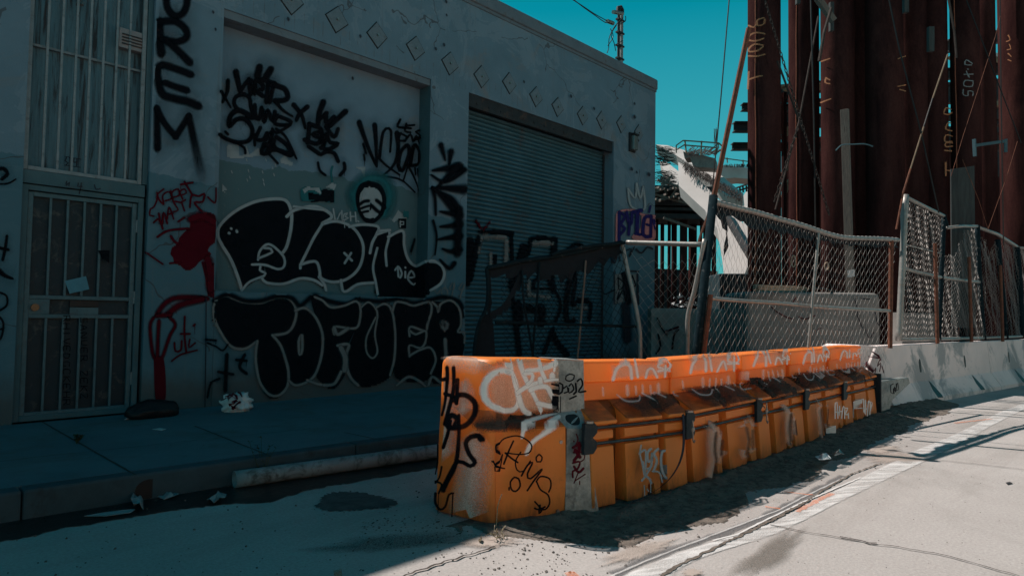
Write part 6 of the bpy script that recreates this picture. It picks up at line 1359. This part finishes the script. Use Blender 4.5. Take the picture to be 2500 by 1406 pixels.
# tags along the line of barriers, each on its own unit
def on(i,objs=None): return bvh([c for c in bars[i].children if c.name.split('.')[0] in('rib','core','upper_wall','top_rail','rail_end')])
TBs=[on(i) for i in range(5)]
SH=[[(1485,990),(1560,972),(1607,963),(1625,968),(1660,995),(1640,1012),(1606,1018),(1555,1027),(1510,1002)],
    [(1632,960),(1700,950),(1772,943),(1800,955),(1838,980),(1800,990),(1765,1000),(1710,1000)],
    zm(1600,820,3.195,[(625,385),(800,355),(960,340),(1050,385),(1140,440),(1060,470),(890,500),(780,460)]),
    zm(1600,820,3.195,[(1000,330),(1140,300),(1270,290),(1360,335),(1440,380),(1310,420),(1190,440)]),
    zm(1600,820,3.195,[(1310,290),(1440,270),(1560,260),(1640,295),(1700,330),(1640,355),(1520,385)])]
for i,(x0,x1,y0,y1,dy,w_) in enumerate(((1482,1620,886,926,-6,8),(1670,1786,870,910,-6,7),(1826,1914,861,893,-5,6),(1947,2008,856,886,-4,5),(2038,2090,854,877,-4,4))):
    jr=random.Random(i*7+3)
    def fx(*P): return [(x0+(x1-x0)*(a+jr.uniform(-.022,.022)*(i>0)),y0+(y1-y0)*(b+jr.uniform(-.07,.07)*(i>0))+dy*a) for a,b in P]
    s=Spray(TBs[i],.9,5,.1,top=.95); s.fill(fx((-.08,.0),(1.,-.05),(1.02,1.),(-.05,1.1)),4,smooth=False,cov=.65,edge=9); s.done('buffed',bars[i],'faded_patch')
    def T(m,L_,soft,mul,name='graffiti',label=None):
        s=Spray(TBs[i],soft,4,.12,mul=mul,top=.95)
        for P,w in L_: s.stroke(P,w)
        s.done(m,bars[i],name,label)
    T('paint_pale',[(fx((0,1),(.07,.35),(.2,.1),(.3,.25),(.33,.95)),w_),(fx((.40,.1),(.44,.9)),w_*.8),(fx((.58,.95),(.62,.5),(.7,.45),(.78,.95)),w_*.8),(fx((1.0,.6),(.80,.35),(.86,.1),(1.0,.1),(1.0,.45),(.80,.6)),w_*.8),(fx((.93,.3),(.92,.95)),w_*.7)],.5,.9,label='pale tag repeated along the top rail')
    T('paint_pale',[(fx((a,1.45-.05*(k%2)),(a+.01,1.9)),w_*(.55 if b else .9)) for k,(a,b) in enumerate(((-.18,1),(.25,0),(.40,1),(.52,1),(.66,1),(.80,0),(.95,1)))],1.,.45)
    s=Spray(TBs[i],.9,5,.12,top=.97); s.fill(SH[i],4,smooth=False,cov=.8,edge=9 if i<2 else 5); s.done('soot',bars[i],'scuff')
    T('paint_pale',[(fx((.12,2.35),(.28,2.75),(.50,2.75),(.52,2.45)),w_*.6),(fx((.56,2.3),(.80,2.75)),w_*.6),(fx((.78,2.25),(.98,2.6)),w_*.5),(fx((1.3,2.15),(1.12,2.15),(1.15,2.5),(1.35,2.5)),w_*.5)],.6,.45)
tag(TBs[0],'paint_silver',bars[0],[(J((795,860),(785,930),(805,1020),(820,1110)),4),(J((780,930),(830,900),(835,1000),(825,1100),(810,1000)),5),(J((880,890),(850,920),(855,1000),(880,990),(890,920),(880,1040),(850,1060)),6),(J((940,890),(905,930),(930,990),(900,1080)),6),(J((1030,910),(980,910),(965,1000),(985,1100),(1020,1140),(1050,1130)),6),(J((1030,915),(1025,990)),4),(J((1020,1030),(1022,1100)),3),(J((870,1060),(830,1120),(800,1160)),5),(J((825,1110),(870,1150),(880,1180)),6),(J((890,1080),(950,1090),(975,1170)),4),(J((820,1200),(825,1290)),2.5),(J((875,1180),(875,1260)),2.5),(J((845,1230),(858,1250)),2.5)],.22,label='silver block tag on the middle rib',jump=.15)
for i,PP in((3,[[(1350,640),(1352,520),(1365,515),(1372,640)],[(1350,590),(1372,590)],[(1385,545),(1385,620),(1378,590),(1400,585)],[(1400,640),(1415,545),(1425,560),(1425,640)],[(1430,560),(1450,560),(1430,610),(1455,610)],[(1455,600),(1455,640)],[(1352,700),(1352,750)]]),(4,[[(1558,630),(1562,495),(1575,490),(1578,590)],[(1558,560),(1580,560)],[(1590,500),(1590,610),(1583,570),(1602,565)],[(1605,620),(1615,500),(1628,520),(1625,610)],[(1628,510),(1645,515),(1628,590),(1655,590)]])):
    tag(TBs[i],'paint_pale',bars[i],[(H_(*P),2.8) for P in PP],.25,label='small white tag on a rib',jump=.15)
for i,PP in((1,[[(400,740),(390,860),(400,960),(380,1080)],[(450,800),(440,900)],[(640,700),(660,800),(640,900)],[(690,720),(690,850)]]),(2,[[(990,600),(980,700),(990,820)],[(1030,650),(1040,740)]]),(3,[[(1230,560),(1240,650),(1250,760)],[(1290,560),(1280,680)]])):
    s=Spray(TBs[i],1.,6,.15,mul=.75)
    for P in PP: s.stroke(H_(*P),22 if i==1 else 13,soft=.95)
    s.done('chalk_pale',bars[i],'faded_patch')
    s=Spray(TBs[i],1.,6,.15,mul=.7)
    for P in PP: s.stroke([(x+3,y+5) for x,y in H_(*P)],7,soft=.95)
    s.done('soot',bars[i],'scuff')
s=Spray(TBs[2],.5,5,.15); s.stroke(H_((770,375),(800,420),(880,440),(940,480)),9); s.stroke(H_((690,370),(780,380)),5); s.done('soot',bars[2],'scuff')
# connector lettering, red scribble on the gusset, low wall
TCn=bvh([con]); tag(TCn,'paint_black',con,[(zm(2060,780,3.348,P),2.2) for P in([(355,520),(335,530),(335,590),(355,600),(355,560)],[(362,600),(365,540),(375,590),(380,520)],[(360,555),(372,555)],[(385,520),(380,570),(395,570),(392,510),(385,520)])],.2,name='lettering')
TGs=bvh([wedge]); tag(TGs,'paint_red',wedge,[(zm(2060,780,3.348,P),2.5) for P in([(180,400),(200,370),(190,430),(215,390),(205,440)],[(215,330),(250,310),(225,380),(255,350),(245,420)],[(240,290),(255,330)],[(265,380),(280,430)])],.4,name='scribble')
TL=bvh([lw]); tag(TL,'paint_red',lw,[(zm(1460,560,4.136,[(680,1025),(740,1005),(800,985)]),5)],.4); tag(TL,'paint_fill',lw,[(zm(1460,560,4.136,P),5) for P in([(590,900),(640,1000),(690,1060)],[(740,1200),(760,1060),(800,1010)],[(600,1060),(620,1180),(580,1250)])],.4)
TK2=bvh([blk]); tag(TK2,'mark_dark',blk,[(zm(1850,620,5.86,P),3) for P in([(1350,640),(1380,760),(1390,900)],[(1450,640),(1580,650)],[(1640,820),(1680,1000),(1740,1020)],[(1500,1050),(1560,1200),(1620,1120)],[(1400,900),(1460,1050)])],.5); tag(TK2,'paint_red',blk,[(zm(1850,620,5.86,P),3) for P in([(170,760),(250,830),(380,900),(480,930)],[(560,900),(650,930),(790,880)],[(520,620),(470,700)],[(830,1080),(870,1060)])],.5)
# chalk writing on the piles
TP=bvh([p[1] for p in pl]); Kz=lambda P: zm(1580,0,2.704,P)
def chalk(i,PP,w_=3.5,m='chalk'):
    s=Spray(bvh([pl[i][1]]),.6,4,.4)
    for P in PP: s.stroke(Kz(P),w_)
    s.done(m,pl[i][0],'chalk_writing')
chalk(0,[[(770,130),(735,145),(740,180),(770,170),(775,140)],[(735,165),(715,190),(690,175)],[(775,235),(730,225),(695,240),(690,270),(730,280),(770,265)],[(765,310),(725,300),(695,320),(690,345),(735,345),(765,320)],[(690,375),(735,380),(775,370)],[(690,480),(685,590)],[(690,530),(735,515),(760,510)]])
chalk(2,[[(1195,520),(1190,550),(1215,560)],[(1195,520),(1215,535)],[(1168,680),(1220,660)],[(1170,410),(1215,395)]],3)
chalk(4,[[(1640,580),(1680,570)],[(1650,600),(1680,610)],[(1640,400),(1680,380)]],2.5)
chalk(6,[[(1980,730),(1955,720),(1945,760),(1965,765),(1985,750)],[(1995,820),(1965,820),(1955,860),(1985,870)],[(1990,905),(1955,900),(1950,940),(1985,940)],[(1990,950),(1955,950),(1955,975),(1990,970)],[(1950,1000),(1995,1005)],[(1955,1080),(1955,1165)],[(1955,1130),(1995,1135)]],3)
chalk(7,[[(2135,430),(2105,405),(2098,435),(2130,440)],[(2112,465),(2114,467)],[(2095,500),(2140,500)],[(2105,480),(2120,520)],[(2140,545),(2100,540),(2095,575),(2135,580),(2140,550)],[(2090,600),(2090,635),(2115,640),(2115,610),(2140,615),(2138,640)]],2.5,'chalk_white')
chalk(8,[[(2190,1160),(2215,1165)],[(2190,1200),(2190,1225),(2205,1225),(2212,1200)],[(2190,1245),(2212,1245),(2210,1265),(2190,1260)],[(2190,1280),(2212,1285),(2210,1300),(2190,1295)],[(2188,1325),(2212,1325)],[(2190,1360),(2190,1400)],[(2190,1380),(2212,1380)]],2.2)
chalk(9,[[(2395,240),(2405,270),(2385,280)],[(2400,300),(2410,330),(2390,335)],[(2395,360),(2412,380)],[(2395,400),(2412,410)]],2.5)
